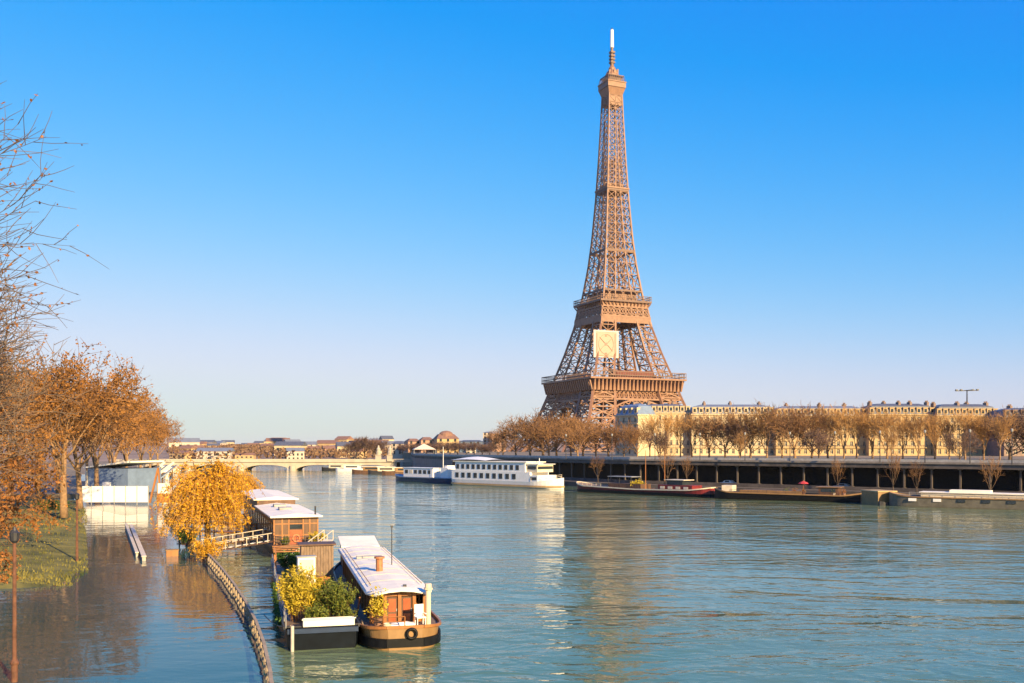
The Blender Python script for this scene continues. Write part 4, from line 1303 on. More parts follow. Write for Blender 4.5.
# --- the black garden barge
gb_p0, gb_p1 = Vector((-10.75, 55.2, 0)), Vector((-20.3, 91, 0))
ga = heading(gb_p0, gb_p1)
gbg = empty("garden_barge", gb_p0, ga, "black flat barge carrying a garden of shrubs, moored beside the tan houseboat", "barge")
st = [(0, 1.9, 1.3), (.5, 2.05, 1.25), (2, 2.1, 1.2), (34, 2.2, 1.2), (37, 1.9, 1.3)]
h, d = hull(st, flare=0.97)
ho = h.build("hull", M['hull_n'], gbg)
m = MB(); m.bx(-1.98, 1.98, -.14, -.005, .95, 1.22); m.build("bow_band", M['navy'], ho)
rub(st[1:], -.05, .12, .18).build("gunwale", M['dark'], ho)
d.build("deck", M['deck'], gbg)
m = MB(); m.cyl((-1.72, -.3, -.8), .10, 2.25, 10); m.build("mooring_post", M['conc'], gbg)
rail([(-2.05, .4, 1.2), (-2.1, 5, 1.2), (-2.15, 14, 1.2), (-2.2, 33, 1.2)], .75, gbg, M['grey'], 1.8, .03)
def gp(x, y, z=1.1): return gbg.matrix_basis @ Vector((x, y, z))
S.view_layers[0].update()
def box_on(name, label, cat, loc, rz, build):
    e_ = empty(name, loc, rz, label, cat); build(e_); return e_
def planter(e_):
    q = MB(); q.bx(-1.45, 1.45, -.35, -.28, 0, .55); q.bx(-1.45, 1.45, .28, .35, 0, .55); q.bx(-1.45, -1.38, -.279, .279, 0, .55); q.bx(1.38, 1.45, -.279, .279, 0, .55)
    q.bx(-1.52, 1.52, -.40, -.24, .553, .60); q.build("trough", M['roof_w'], e_)
    q = MB(); q.bx(-1.37, 1.37, -.27, .27, .05, .46); q.build("soil", M['bark_d'], e_)
box_on("planter", "long white planter across the garden barge's near end", "planter", gp(.35, .55), ga, planter)
shrub("bamboo", gp(-1.15, 3.4), 2.7, 2.8, 3.75, M['leaf_ye'], "tall yellow bamboo bush on the left of the garden barge", "bamboo", 31, 5200, .26, .26, 1.0, 60)
shrub("shrub", gp(.95, 2.7), 2.6, 2.6, 2.75, M['leaf_gr'], "broad green and yellow shrub behind the white planter", "shrub", 32, 5000, .19, .4, .6, 60)
shrub("shrub", gp(-.35, 1.6), 1.6, 1.1, 1.3, M['leaf_gr'], "low mixed shrub between the yellow bamboo and the broad green shrub", "shrub", 33, 1600, .17, .4, .6, 34)
shrub("shrub", gp(1.5, 1.3), 1.2, .9, 1.2, M['leaf_gr'], "small olive shrub at the right end of the white planter", "shrub", 36, 900, .15, .4, .6, 24)
shrub("shrub", gp(-.9, 27.5), 2.6, 2.4, 1.9, M['leaf_dg'], "deep green round shrub halfway along the garden barge's left side", "shrub", 34, 2400, .2, .5, .6, 40)
shrub("shrub", gp(.3, 6.2), 1.8, 1.6, 1.5, M['leaf_gr'], "small shrub in the shade behind the broad green shrub", "shrub", 35, 1400, .17, .4, .6, 30)
def panel(e_):
    q = MB(); q.bx(-.62, .62, -.3, .3, 0, 2.45); q.build("body", M['white'], e_)
    q = MB(); q.bx(-.5, .5, -.33, -.303, .12, 2.3); q.build("door", M['cream'], e_)
    q = MB(); q.bx(-.7, .7, -.38, .38, 2.453, 2.53); q.build("lid", M['grey'], e_)
box_on("deck_locker", "tall white locker standing between the shrubs and the brown shed", "locker", gp(-.15, 15.5), ga + .1, panel)
def shed(e_):
    q = MB(); q.bx(-1.25, 1.25, -.9, .9, .3, 2.7)
    for k in range(12): q.bx(-1.22 + k * .21, -1.22 + k * .21 + .12, -.95, -.903, .35, 2.65)
    q.build("plank_wall", M['deck'], e_)
    q = MB(); q.bx(-1.45, 1.45, -1.1, 1.1, 2.703, 2.82); q.build("roof", M['wood_d'], e_)
    q = MB(); q.bx(-1.2, 1.2, -.8, .8, 0, .297); q.build("base", M['dark'], e_)
box_on("garden_shed", "brown plank shed on the garden barge behind the white locker", "shed", gp(1.0, 22.0), ga, shed)
def pergola(e_):
    for x in (-1.5, 1.5):
        for y in (0, 4.5):
            q = MB(); q.bx(x - .06, x + .06, y - .06, y + .06, 0, 1.6); q.build("post", M['wood'], e_)
    q = MB()
    for k in range(4): q.beam((-1.7, k * 1.5, 1.76), (1.7, k * 1.5, 1.76), .07, .08)
    for x in (-1.5, 1.5): q.beam((x, -.3, 1.66), (x, 4.8, 1.66), .08, .1)
    q.build("beams", M['wood'], e_)
box_on("pergola", "open timber pergola in front of the cabin barge", "pergola", gp(-.55, 26.2), ga, pergola)
def gang(e_):
    q = MB(); q.beam((0, 0, .3), (0, 6.5, 1.8), .9, .08); q.build("deck_boards", M['cream'], e_)
    for s_ in (-1, 1):
        q = MB(); q.beam((s_ * .45, 0, 1.2), (s_ * .45, 6.5, 2.7), .06)
        for k in range(6): q.beam((s_ * .45, k * 1.3, .3 + k * .3), (s_ * .45, k * 1.3, 1.2 + k * .3), .05)
        q.build("handrail", M['cream'], e_)
box_on("gangway", "pale stepped gangway sloping from the garden barge up to the cabin barge", "gangway", gp(-.2, 29.5), ga - .5, gang)
rg = random.Random(13)
for i, (x, y) in enumerate(((-.2, 5.0), (.4, 4.6), (-.3, 9.5), (.8, 10.5), (1.3, 13.0), (-1.4, 19))):
    e_ = empty("flower_pot", gp(x, y), 0, ["clay pot behind the low mixed shrub", "second clay pot behind the low mixed shrub", "clay pot mid deck on the garden barge", "clay pot to the right mid deck on the garden barge", "clay pot beside the white locker", "clay pot at the left rail beyond the white locker"][i], "pot", "pots on the garden barge")
    q = MB(); q.lathe((0, 0, 0), [(.2, 0), (.3, .5), (.33, .52), (.3, .58), (.25, .58)], 10); q.build("pot", M['tile'], e_)
    q = MB()
    for k in range(160): q.leaf(Vector((rg.gauss(0, .2), rg.gauss(0, .2), .6 + abs(rg.gauss(.2, .22)))), rg.uniform(.1, .2), rg, 0, .5)
    q.build("foliage", M['leaf_gr'], e_)
# hanging ivy on the black hull's left side
iv = MB(); rg = random.Random(15)
Mi = gbg.matrix_basis
for k in range(1500):
    y = rg.uniform(3, 20); x = -2.22 - abs(rg.gauss(0, .12)); z = 1.25 - abs(rg.gauss(0, .38)) * (0.6 + 0.4 * math.sin(y * 1.7))
    if z > .15: iv.leaf((x, y, z), rg.uniform(.1, .22), rg, 0, .6)
for i, (x, y, nm) in enumerate(((1.4, 8.6, "wooden_crate"), (-1.2, 12.0, "wooden_crate"), (1.2, 17.8, "wooden_crate"))):
    e_ = empty(nm, gp(x, y), ga + .2 * i, ["slatted crate at the right rail behind the broad green shrub", "slatted crate near the left rail mid deck", "slatted crate in front of the brown shed"][i], "crate", "crates on the garden barge")
    q = MB()
    for k in range(4):
        z_ = .06 + k * .16
        q.bx(-.45, .45, -.33, -.30, z_, z_ + .11); q.bx(-.45, .45, .30, .33, z_, z_ + .11); q.bx(-.48, -.453, -.3, .3, z_, z_ + .11); q.bx(.453, .48, -.3, .3, z_, z_ + .11)
    q.build("slats", M['wood'], e_); q = MB(); q.bx(-.44, .44, -.29, .29, .02, .5); q.build("filling", M['bark_d'], e_)
e_ = empty("garden_table", gp(-.6, 18.0), ga, "small white table among the pots behind the white locker", "table")
q = MB(); q.cyl((0, 0, .70), .55, .05, 16); q.build("table_top", M['white'], e_); q = MB(); q.cyl((0, 0, 0), .05, .695, 8); q.build("leg", M['grey'], e_)
o = iv.build("ivy", M['leaf_dg']); o.location = gb_p0; o.rotation_euler.z = ga
tag(o, "dark green ivy trailing over the black barge's left side", "ivy")

# --- the cabin barge behind
cb_p0, cb_p1 = Vector((-21.6, 99.5, 0)), Vector((-39.0, 149, 0))
ca_ = heading(cb_p0, cb_p1)
cb = empty("cabin_barge", cb_p0, ca_, "dark barge with a long wooden cabin under a stepped white roof", "barge")
st = [(0, 2.0, 1.4), (1.2, 2.6, 1.3), (4, 2.75, 1.2), (46, 2.75, 1.2), (51, 2.2, 1.4), (53, .8, 1.6)]
h, d = hull(st); ho = h.build("hull", M['hull_n'], cb); rub(st, -.05, .12, .2).build("gunwale", M['dark'], ho); d.build("deck", M['deck'], cb)
yA, yB, yC = 4.6, 25.0, 49.0
m = MB(); m.bx(-2.35, 2.35, yA, yB, 1.0, 3.98); m.bx(-2.35, 2.35, yB + .003, yC, 1.0, 4.75); cw_ = m.build("cabin_wall", M['wood_d'], cb)
m = MB()
for x in (-2.3, -1.45, -.75, .75, 1.45, 2.3): m.bx(x - .07, x + .07, yA - .09, yA - .003, 1.0, 3.95)
for z in (1.15, 2.1, 3.3, 3.85): m.bx(-2.37, 2.37, yA - .07, yA - .004, z - .06, z + .06)
for a, b in ((-2.25, -1.5), (-1.4, -.8), (.8, 1.4), (1.5, 2.25)): m.bx(a, b, yA - .05, yA - .006, 1.2, 3.8, 1)
m.build("front_panelling", [M['wood'], M['wood_m']], cw_)
q = MB(); q.bx(-.7, .7, yA - .06, yA - .01, 2.75, 3.4); q.build("front_window", M['glass'], cb)
q = MB(); q.bx(-.65, .65, yA - .08, yA - .01, 1.1, 2.62); dr = q.build("door", M['door_r'], cb)
q = MB(); pts = [(.36 * math.cos(t * PI / 8), yA - .16, 1.75 + .36 * math.sin(t * PI / 8)) for t in range(17)]; q.tube(pts, .08, 6, 0, False)
o = q.build("life_ring", mat("faded_orange_ring", (0.55, 0.22, 0.10), 0.6, .2, 4)); o.matrix_basis = cb.matrix_basis.copy()
tag(o, "orange life ring hung on the cabin barge's front door", "life ring")
w0 = None
for k in range(16):
    for s_ in (-1, 1):
        y = yA + 1.6 + k * 2.75; loc = (s_ * 2.36, y, 2.1)
        if w0 is None:
            q = MB(); q.bx(-.03, .03, -.75, .75, 0, 1.15, 0); q.bx(-.05, .05, -.86, -.753, -.08, 1.23, 1); q.bx(-.05, .05, .753, .86, -.08, 1.23, 1); q.bx(-.05, .05, -.75, .75, 1.153, 1.25, 1)
            w0 = q.build("window", [M['glass'], M['wood']], cb, loc=loc)
        else: put(w0, cb, loc)
def flat_roof(ya, yb, z, w):
    q = MB(); q.add([(-w, ya, z), (w, ya, z), (w, yb, z), (-w, yb, z), (-w, ya, z + .14), (w, ya, z + .14), (w, yb, z + .14), (-w, yb, z + .14), (0, ya, z + .42), (0, yb, z + .42)],
          [(3, 2, 1, 0), (0, 1, 5, 8, 4), (2, 3, 7, 9, 6), (1, 2, 6, 5), (3, 0, 4, 7), (4, 8, 9, 7), (8, 5, 6, 9)]); return q
r1 = flat_roof(yA - .7, yB + 0.0, 4.0, 2.75).build("roof", M['roof_w'], cb, loc=(0, 0, 0))
flat_roof(yB + .02, yC + .6, 4.77, 2.8).build("roof", M['roof_w'], cb)
for k in (7, 13):
    m = MB(); m.bx(-1.0, .4, yA + k, yA + k + 1.6, 4.36, 4.62); m.build("skylight", M['grey'], r1)
m = MB(); m.cyl((2.1, yA + .4, 4.2), .09, .9, 8); m.build("stove_pipe", M['dark'], r1)
rail([(-2.55, 4.3, 1.2), (-2.0, .6, 1.3), (2.0, .6, 1.3), (2.6, 3.6, 1.2)], .95, cb, M['dark'], .7, .03, 3)
def cbp(x, y, z=1.15): return cb.matrix_basis @ Vector((x, y, z))
shrub("shrub", cbp(2.0, 2.4), 1.9, 1.5, 1.7, M['leaf_ye'], "yellow green shrub at the right corner of the cabin barge's fore deck", "shrub", 41, 1500, .2, .45, .6, 30)
shrub("shrub", cbp(-1.5, 2.2), 1.2, 1.2, 1.2, M['leaf_gr'], "dull green shrub at the left corner of the cabin barge's fore deck", "shrub", 42, 900, .16, .45, .6, 24)
def cont(e_):
    q = MB(); q.bx(-1.7, 1.7, -.6, .6, 0, .55); q.build("body", M['grey'], e_); q = MB(); q.bx(-1.8, 1.8, -.7, .7, .553, .62); q.build("lid", M['grey'], e_)
box_on("deck_box", "long grey deck box across the garden barge below the cabin door", "box", gp(.4, 33.5), ga, cont)
# dark covered gangways on the left of the cabin barge
for i, (x, y) in enumerate(((-3.0, 8.0), (-3.0, 2.4))):
    e_ = empty("footbridge", cbp(x, y, .0), ca_ + PI / 2 - .35, ("white stepped footbridge from the flooded bank to the cabin barge", "lower white stepped footbridge nearer the garden barge")[i], "footbridge", "footbridges of the cabin barge")
    q = MB(); q.beam((0, -.4, 1.7), (0, 6.8, .5), .95, .1); q.build("deck_boards", M['wood_d'], e_)
    for s_ in (-1, 1):
        q = MB(); q.beam((s_ * .5, -.4, 2.6), (s_ * .5, 6.8, 1.4), .07)
        for k in range(7): q.beam((s_ * .5, k * 1.1, 1.63 - k * .18), (s_ * .5, k * 1.1, 2.53 - k * .18), .06)
        q.build("handrail", M['cream'] if s_ < 0 else M['dark'], e_)
    q = MB()
    for k in range(9): q.box((0, .2 + k * .75, 1.75 - k * .125), (1.0, .3, .05))
    q.build("steps", M['roof_w'], e_)

# ------------------------------------------------------------------ flooded bank furniture
RAIL = [on(px, py, 0.0) for px, py in ((164, 515), (172, 523), (182, 534), (194, 547), (207, 562), (221, 578), (234, 596), (246, 616), (256, 637), (264, 661), (270, 690), (275, 740))]
rl = empty("curved_railing", RAIL[4], 0, "curved pale balustrade half drowned between the flooded road and the barges", "railing")
O2 = RAIL[4]
m = MB(); mb2 = MB()
for p, q in zip(RAIL, RAIL[1:]):
    p, q = p - O2, q - O2
    m.beam(p + Vector((0, 0, .95)), q + Vector((0, 0, .95)), .17, .10)
    mb2.beam(p + Vector((0, 0, .22)), q + Vector((0, 0, .40)), .09, .08)
m.build("top_rail", M['rail_st'], rl); mb2.build("lower_rail", M['rail_st'], rl)
tot = 0; b0 = None
for p, q in zip(RAIL, RAIL[1:]):
    L = (q - p).length; n = max(1, round(L / 1.9))
    for k in range(n):
        if tot >= 90: break
        tot += 1
        loc = p.lerp(q, k / n) - O2
        if b0 is None:
            z_ = MB(); z_.lathe((0, 0, -.5), [(.12, 0), (.12, .75), (.16, .95), (.10, 1.1), (.09, 1.25), (.13, 1.37)], 8); b0 = z_.build("baluster", M['rail_st'], rl, loc=loc)
        else: put(b0, rl, loc)
for i, (a, b) in enumerate((((126, 527), (137, 557)), ((131, 528), (144, 561)))):
    p, q = on(*a, .0), on(*b, .0)
    e_ = empty("concrete_barrier", p, heading(p, q), ("narrow low concrete kerb barrier standing out of the flooded road", "broader concrete kerb barrier beside the narrow one in the flood")[i], "barrier", "barriers in the flooded road")
    L = (q - p).length; w_ = (.22, .34)[i]
    z_ = MB(); z_.bx(-w_ / 2, w_ / 2, 0, L, -.4, .42); z_.build("block", M['conc'], e_)
    z_ = MB(); z_.bx(-w_ / 2 - .06, w_ / 2 + .06, -.1, L + .1, .423, .52); z_.build("coping", M['cream'], e_)
# the calm flood over the sunken quay, inside the balustrade
fw = MB()
inner = [(p.x + .1, p.y) for p in RAIL[::-1]]
poly_ = [(-300, 20), (-9.5, 20)] + inner + [(-64, 180), (-300, 180)]
fw.add([(x, y, 0.006) for x, y in poly_], [tuple(range(len(poly_)))])
tag(fw.build("flood_water", M['flood']), kind='structure')
# posts
lp = empty("lamp_post", at(14.5, 47.5, 0), 0, "tall rusty brown post rising from the flood at the left edge", "post")
m = MB(); m.cyl((0, 0, -1), .16, 1.9, 10); m.cyl((0, 0, .9), .11, 5.9, 10, 0, .085); m.build("shaft", M['rust'], lp)
m = MB(); m.lathe((0, 0, .85), [(.2, 0), (.22, .1), (.13, .25)], 10); m.build("collar", M['rust'], lp)
m = MB(); m.lathe((0, 0, 6.8), [(.1, 0), (.2, .12), (.24, .5), (.12, .62), (.05, .8)], 10); m.build("lantern", M['dark'], lp)
lp = empty("lamp_post", at(77, 97, 0), 0, "slim dark post at the grass bank's water edge", "post")
m = MB(); m.cyl((0, 0, -1), .15, 7.2, 8, 0, .10); m.build("shaft", M['rust'], lp)
m = MB(); m.lathe((0, 0, 6.2), [(.1, 0), (.22, .12), (.26, .55), (.1, .7)], 8); m.build("lantern", M['dark'], lp)
# small mooring posts and an orange brown box near the willow
m = MB()
e_ = empty("timber_jetty", on(215, 538, .0), -0.25, "brown timber landing stage with posts under the golden willow", "jetty")
q = MB(); q.bx(-5, 6, -.8, .8, .75, .9); q.build("deck_boards", M['wood'], e_)
for k in range(6):
    for s_ in (-1, 1):
        q = MB(); q.cyl((-4.6 + k * 2.0, s_ * .75, -1), .09, 2.9, 6); q.build("post", M['wood_d'], e_)
q = MB(); q.bx(-5, 6, -.80, -.72, 1.75, 1.87); q.bx(-5, 6, .72, .80, 1.75, 1.87); q.build("handrail", M['wood'], e_)
e_ = empty("wooden_crate", on(172, 556, .0), .4, "orange brown box standing in the flood beside the curved railing", "box")
q = MB(); q.bx(-.6, .6, -.45, .45, -.3, .6); q.build("body", M['wood'], e_); q = MB(); q.bx(-.66, .66, -.5, .5, .603, .7); q.build("lid", M['tan'], e_)

# hoarding, shelter and gangway at the head of the flooded road
hd = empty("site_hoarding", on(80, 503.5, .4), 0.02, "long white panel hoarding across the flooded road's far end", "hoarding")
HW = (148 - 80) / F_PX * hd.location.y; n = 6
for k in range(n):
    q = MB(); q.bx(HW * k / n + .06, HW * (k + 1) / n - .06, -.04, .04, .25, 3.4); q.build("panel", M['white'], hd)
for k in range(n + 1):
    q = MB(); q.bx(HW * k / n - .06, HW * k / n + .06, -.1, .1, -.6, 3.55); q.build("post", M['grey'], hd)
hd2 = empty("site_hoarding", on(157, 503, .4), -.1, "short white hoarding panel on brown legs left of the golden willow", "hoarding")
q = MB(); q.bx(0, 3.0, -.05, .05, 1.9, 3.9); q.build("panel", M['white'], hd2)
for x in (.1, 2.9):
    q = MB(); q.bx(x - .08, x + .08, -.1, .1, -.6, 4.0); q.build("post", M['wood'], hd2)
q = MB(); q.bx(0.2, 2.8, -.04, .04, .1, 1.8); q.build("lower_panel", M['wood'], hd2)
sh = empty("event_shelter", at(106, 226, .9), -.45, "long white shelter with shade put into its blue grey side sheets and pale end behind the hoarding", "shelter")
q = MB(); q.bx(-6, 7, 0, 10, 0, 5.6); q.build("side_sheet", M['bluegrey'], sh)  # blue grey colour paints the shade on white walls
q = MB(); q.bx(-6.5, -6.003, -.3, 4, 0, 5.0); q.build("end_wall", M['cream'], sh)
q = MB(); q.add([(-6.8, -.5, 5.6), (7.4, -.5, 7.0), (7.4, 10.5, 7.0), (-6.8, 10.5, 5.6), (-6.8, -.5, 5.9), (7.4, -.5, 7.4), (7.4, 10.5, 7.4), (-6.8, 10.5, 5.9)], [(3, 2, 1, 0), (4, 5, 6, 7), (0, 1, 5, 4), (1, 2, 6, 5), (2, 3, 7, 6), (3, 0, 4, 7)])
q.build("roof", M['roof_w'], sh)
q = MB(); q.bx(-1, 1.5, -.1, -.005, 0, 2.4); q.build("door", M['white'], sh)
sh2 = empty("ramp_bridge", at(139, 232, .9), -.3, "steep dark sheet covered ramp right of the long shelter", "ramp")
for k in range(2):
    q = MB(); q.beam((k * 2.6, 0, 1.0), (4.4 + k * 2.6, 5, 6.2), 1.6, .3); q.build("ramp_sheet", M['bluegrey'], sh2)
    q = MB(); q.beam((k * 2.6 - .9, 0, 1.6), (3.5 + k * 2.6, 5, 6.9), .25, .5); q.build("handrail", M['cream'], sh2)
for x, z in ((1, 2), (4, 5.2), (6.8, 5.2)):
    q = MB(); q.cyl((x, 3.5, -1), .15, z + 1, 6); q.build("post", M['wood_d'], sh2)
fr_ = empty("gate_frame", on(153, 503, .4), .1, "tall pale timber frame with slanting brace right of the hoarding", "frame")
q = MB(); q.beam((-.6, 0, 0), (1.0, 0, 7.0), .35); q.build("brace", M['wood'], fr_)
q = MB(); q.beam((1.6, 0, 0), (1.0, 0, 7.0), .3); q.build("strut", M['wood'], fr_)

# parked cars beside the plane trees (small and half hidden)
def car(loc, rz, col, label):
    c = empty("parked_car", loc, rz, label, "car", "cars parked under the plane trees")
    q = MB(); prof_ = [(-2.1, .35), (-2.1, .85), (-1.2, .95), (-.6, 1.45), (.9, 1.45), (1.6, .95), (2.1, .85), (2.1, .35)]
    n = len(prof_)
    q.add([(-.85, y, z) for y, z in prof_] + [(.85, y, z) for y, z in prof_], [tuple(range(n)), tuple(range(n, 2 * n))[::-1]] + [(i, n + i, n + (i + 1) % n, (i + 1) % n) for i in range(n)])
    q.build("body", col, c)
    q = MB(); q.bx(-.86, .86, -.5, .8, 1.0, 1.36); q.build("side_window", M['glass'], c)
    for x in (-.8, .8):
        for y in (-1.3, 1.3):
            q = MB(); q.tube([(x - .1, y, .33), (x + .1, y, .33)], .33, 12); q.build("wheel", M['black'], c)
    return c
car(at(30, 200, 2.6), 1.2, M['white'], "white car parked under the plane trees, nearest the water")
car(at(18, 208, 2.8), 1.2, M['grey'], "grey car parked under the plane trees behind the white one")
for i, (t_, col_, lab) in enumerate(((.30, 'white', "white car parked inside the gallery behind the red barge"), (.62, 'grey', "grey car parked inside the gallery behind the low black barge"))):
    a_, b_ = QUAY[3], QUAY[2]
    p = a_.lerp(b_, t_); n_ = Vector(((b_ - a_).y, -(b_ - a_).x)).normalized()
    c_ = car(Vector((p.x - n_.x * 3.5, p.y - n_.y * 3.5, 1.32)), heading(a_, b_), M[col_], lab); c_["group"] = "cars parked in the far gallery"
c_ = car(Vector((QUAY[2].lerp(QUAY[1], .25).x - 1.0, QUAY[2].lerp(QUAY[1], .25).y + 5.0, 1.32)), heading(QUAY[2], QUAY[1]), M['navy'], "dark blue car parked inside the gallery behind the grey houseboat"); c_["group"] = "cars parked in the far gallery"
# ------------------------------------------------------------------ boats of the far bank
def lane(p0, p1): 
    p0, p1 = Vector(p0), Vector(p1); return p0, heading(p0, p1), (p1 - p0).length

# white cruise boat
p, a, L = lane(on(458, 484.3), on(564, 488.8))
cr = empty("cruise_boat", p, a, "big white two deck cruise boat with rows of dark windows", "boat")
Wd = 4.2
st = [(0, Wd * .55, 2.0), (1.5, Wd * .9, 1.9), (5, Wd, 1.8), (L - 9, Wd, 1.8), (L - 4, Wd * .75, 2.3), (L - .5, .5, 3.0)]
st = [(y, b, z) for y, b, z in st]
h, d = hull(st); ho = h.build("hull", M['white'], cr); d.build("deck", M['grey'], cr)
rub([(y, b, .55) for y, b, z in st], 0, .2, .5).build("waterline_band", mat("tan_band", (0.42, .28, .13), .5, .2, .5), ho)
m = MB(); m.bx(-Wd + .4, Wd - .4, 1.5, L - 9.5, 1.7, 4.45); m.bx(-Wd + .4, Wd - .4, L - 9.497, L - 6.5, 1.7, 3.6); m.build("lower_cabin", M['white'], cr)
m = MB(); m.bx(-Wd + .5, Wd - .5, 3.0, L - 11.5, 4.453, 7.1); m.build("upper_cabin", M['white'], cr)
m = MB(); m.bx(-Wd + .2, Wd - .2, 2.2, L - 10.8, 7.103, 7.35); m.build("roof", M['roof_w'], cr)
def canopy_mesh(y0, y1, w, z, hh):
    q = MB(); rows = 7; vs = []
    for i in range(rows):
        t = i / (rows - 1); y = y0 + (y1 - y0) * t; k = math.sin(PI * (0.12 + 0.76 * t))
        for j in range(7):
            s_ = -1 + 2 * j / 6; vs.append((w * s_, y, z + hh * k * math.cos(s_ * 1.2)))
    q.add(vs, [(i * 7 + j, i * 7 + j + 1, (i + 1) * 7 + j + 1, (i + 1) * 7 + j) for i in range(rows - 1) for j in range(6)]); 
    o0 = [(x, y, z - .1) for x, y, z_ in vs]
    return q
canopy_mesh(1.0, 17, Wd - .2, 7.36, 1.25).build("canopy", M['white'], cr)
q = None
for k in range(10):
    for s_ in (-1, 1):
        loc = (s_ * (Wd - .38), 4.0 + k * 2.75, 2.35)
        if q is None:
            z_ = MB(); z_.bx(-.05, .05, -.72, .72, 0, 1.5); q = z_.build("window", M['glass'], cr, loc=loc)
        else: put(q, cr, loc)
q = None
for k in range(12):
    for s_ in (-1, 1):
        loc = (s_ * (Wd - .48), 4.2 + k * 2.35, 5.0)
        if q is None:
            z_ = MB(); z_.bx(-.05, .05, -.62, .62, 0, 1.35); q = z_.build("window", M['glass'], cr, loc=loc)
        else: put(q, cr, loc)
m = MB(); m.bx(-Wd + 1.0, Wd - 1.0, L - 11.4, L - 7.2, 4.453, 6.6); wh_ = m.build("wheelhouse", M['cream'], cr)
m = MB(); m.bx(-Wd + .9, Wd - .9, L - 11.0, L - 7.6, 5.3, 6.1); m.bx(-Wd + 1.2, Wd - 1.2, L - 7.25, L - 7.1, 5.3, 6.1); m.build("window", M['glass'], wh_)
m = MB(); m.bx(-Wd + .7, Wd - .7, L - 11.8, L - 6.6, 6.603, 6.75); m.cyl((0, L - 9.5, 6.76), .1, 1.6, 6); m.build("wheelhouse_roof", M['white'], wh_)
m = MB(); m.bx(Wd - .42, Wd - .33, L - 9.2, L - 6.9, 2.3, 3.1); m.build("bow_window", M['glass'], cr)
rail([(-Wd + .3, L - 9, 1.9), (-Wd * .7, L - 4, 2.3), (0, L - .8, 3.0), (Wd * .7, L - 4, 2.3), (Wd - .3, L - 9, 1.9)], .9, cr, M['cream'], 1.6, .05)

# blue work boat with white house
p, a, L = lane(on(397, 480.9), on(457, 483.4))
bt = empty("work_boat", p, a, "blue hulled boat with white deck house and mast moored behind the cruise boat", "boat")
st = [(0, .6, 2.4), (2.5, 2.2, 2.0), (6, 3.0, 1.7), (L - 2, 3.0, 1.7), (L, 2.4, 1.7)]
h, d = hull(st); ho = h.build("hull", M['navy'], bt); rub(st, -.1, .16, .3).build("gunwale", M['bluegrey'], ho); d.build("deck", M['grey'], bt)
m = MB(); m.bx(-2.2, 2.2, 6.5, 22, 1.6, 4.6); m.bx(-2.4, 2.4, 6.2, 22.3, 4.603, 4.75); m.build("deck_house", M['white'], bt)
m = MB(); m.bx(-2.4, 2.4, 26.0, L - 1.6, 1.6, 4.9); m.bx(-1.6, 1.6, 27, L - 3, 4.903, 5.6); wh_ = m.build("wheelhouse", M['white'], bt)
for k in range(6):
    q = MB(); q.bx(2.2, 2.26, 7.4 + k * 2.4, 8.9 + k * 2.4, 2.8, 4.0); q.build("window", M['cream'] if k == 1 else M['glass'], bt)
q = MB(); q.bx(2.205, 2.30, 20.8, 22.0, 1.7, 4.5); q.build("door", M['white'], bt)
m = MB(); m.cyl((0, 24.5, 1.6), .14, 10, 6, 0, .08); m.build("mast", M['white'], bt)

# red barge
p, a, L = lane(on(579, 491.2), on(713, 497.5))
rb = empty("red_barge", p, a, "long dark red barge with cream gunwale and glazed wheelhouse", "barge")
st = [(0, .7, 2.5), (1.2, 1.9, 2.2), (4, 2.5, 1.7), (L * .5, 2.55, 1.35), (L - 6, 2.5, 1.6), (L - 2, 2.0, 2.0), (L, .9, 2.3)]
h, d = hull(st); ho = h.build("hull", M['red'], rb); rub(st, -.08, .16, .28).build("gunwale", M['cream'], ho); d.build("deck", M['deck'], rb)
rub([(y, b * .98, .4) for y, b, z in st], 0, .12, .7).build("boot_top", M['black'], ho)
m = MB(); m.bx(-1.9, 1.9, 12.0, 22.5, 1.2, 2.5); m.build("hatch_cover", M['wood_d'], rb)
m = MB(); m.bx(-1.8, 1.8, 11.6, 19.5, 4.1, 4.25)
m.build("awning", M['grey'], rb)
for x in (-1.7, 1.7):
    for y in (11.8, 15.5, 19.3):
        q = MB(); q.cyl((x, y, 1.2), .06, 2.9, 6); q.build("awning_pole", M['dark'], rb)
m = MB(); m.bx(-1.9, 1.9, L - 14.5, L - 4.5, 1.3, 2.6); m.build("cabin", M['red'], rb)
m = MB(); m.bx(-1.6, 1.6, L - 12, L - 7.5, 2.603, 3.7); wh_ = m.build("wheelhouse", M['glass'], rb)
m = MB(); m.bx(-2.0, 2.0, L - 12.6, L - 6.8, 3.703, 3.85); m.build("wheelhouse_roof", M['cream'], wh_)
for k in range(4):
    q = MB(); q.bx(1.905, 1.95, L - 13.8 + k * 2.3, L - 12.5 + k * 2.3, 1.65, 2.25); q.build("window", M['cream'], rb)
for y, hh in ((L * .53, 9.5), (L * .67, 8.5)):
    q = MB(); q.cyl((0, y, 1.2), .12, hh, 6, 0, .07); q.build("mast", M['wood'], rb)
rail([(2.4, 2, 1.9), (2.5, 10, 1.5)], .8, rb, M['cream'], 1.6, .04)
shr = shrub("shrub", rb.matrix_basis @ Vector((0.3, 20.5, 1.3)), 4.2, 2.6, 2.4, M['leaf_ye'], "yellow shrubs growing on the red barge's deck", "shrub", 51, 1600, .3, .5, .5, 34)

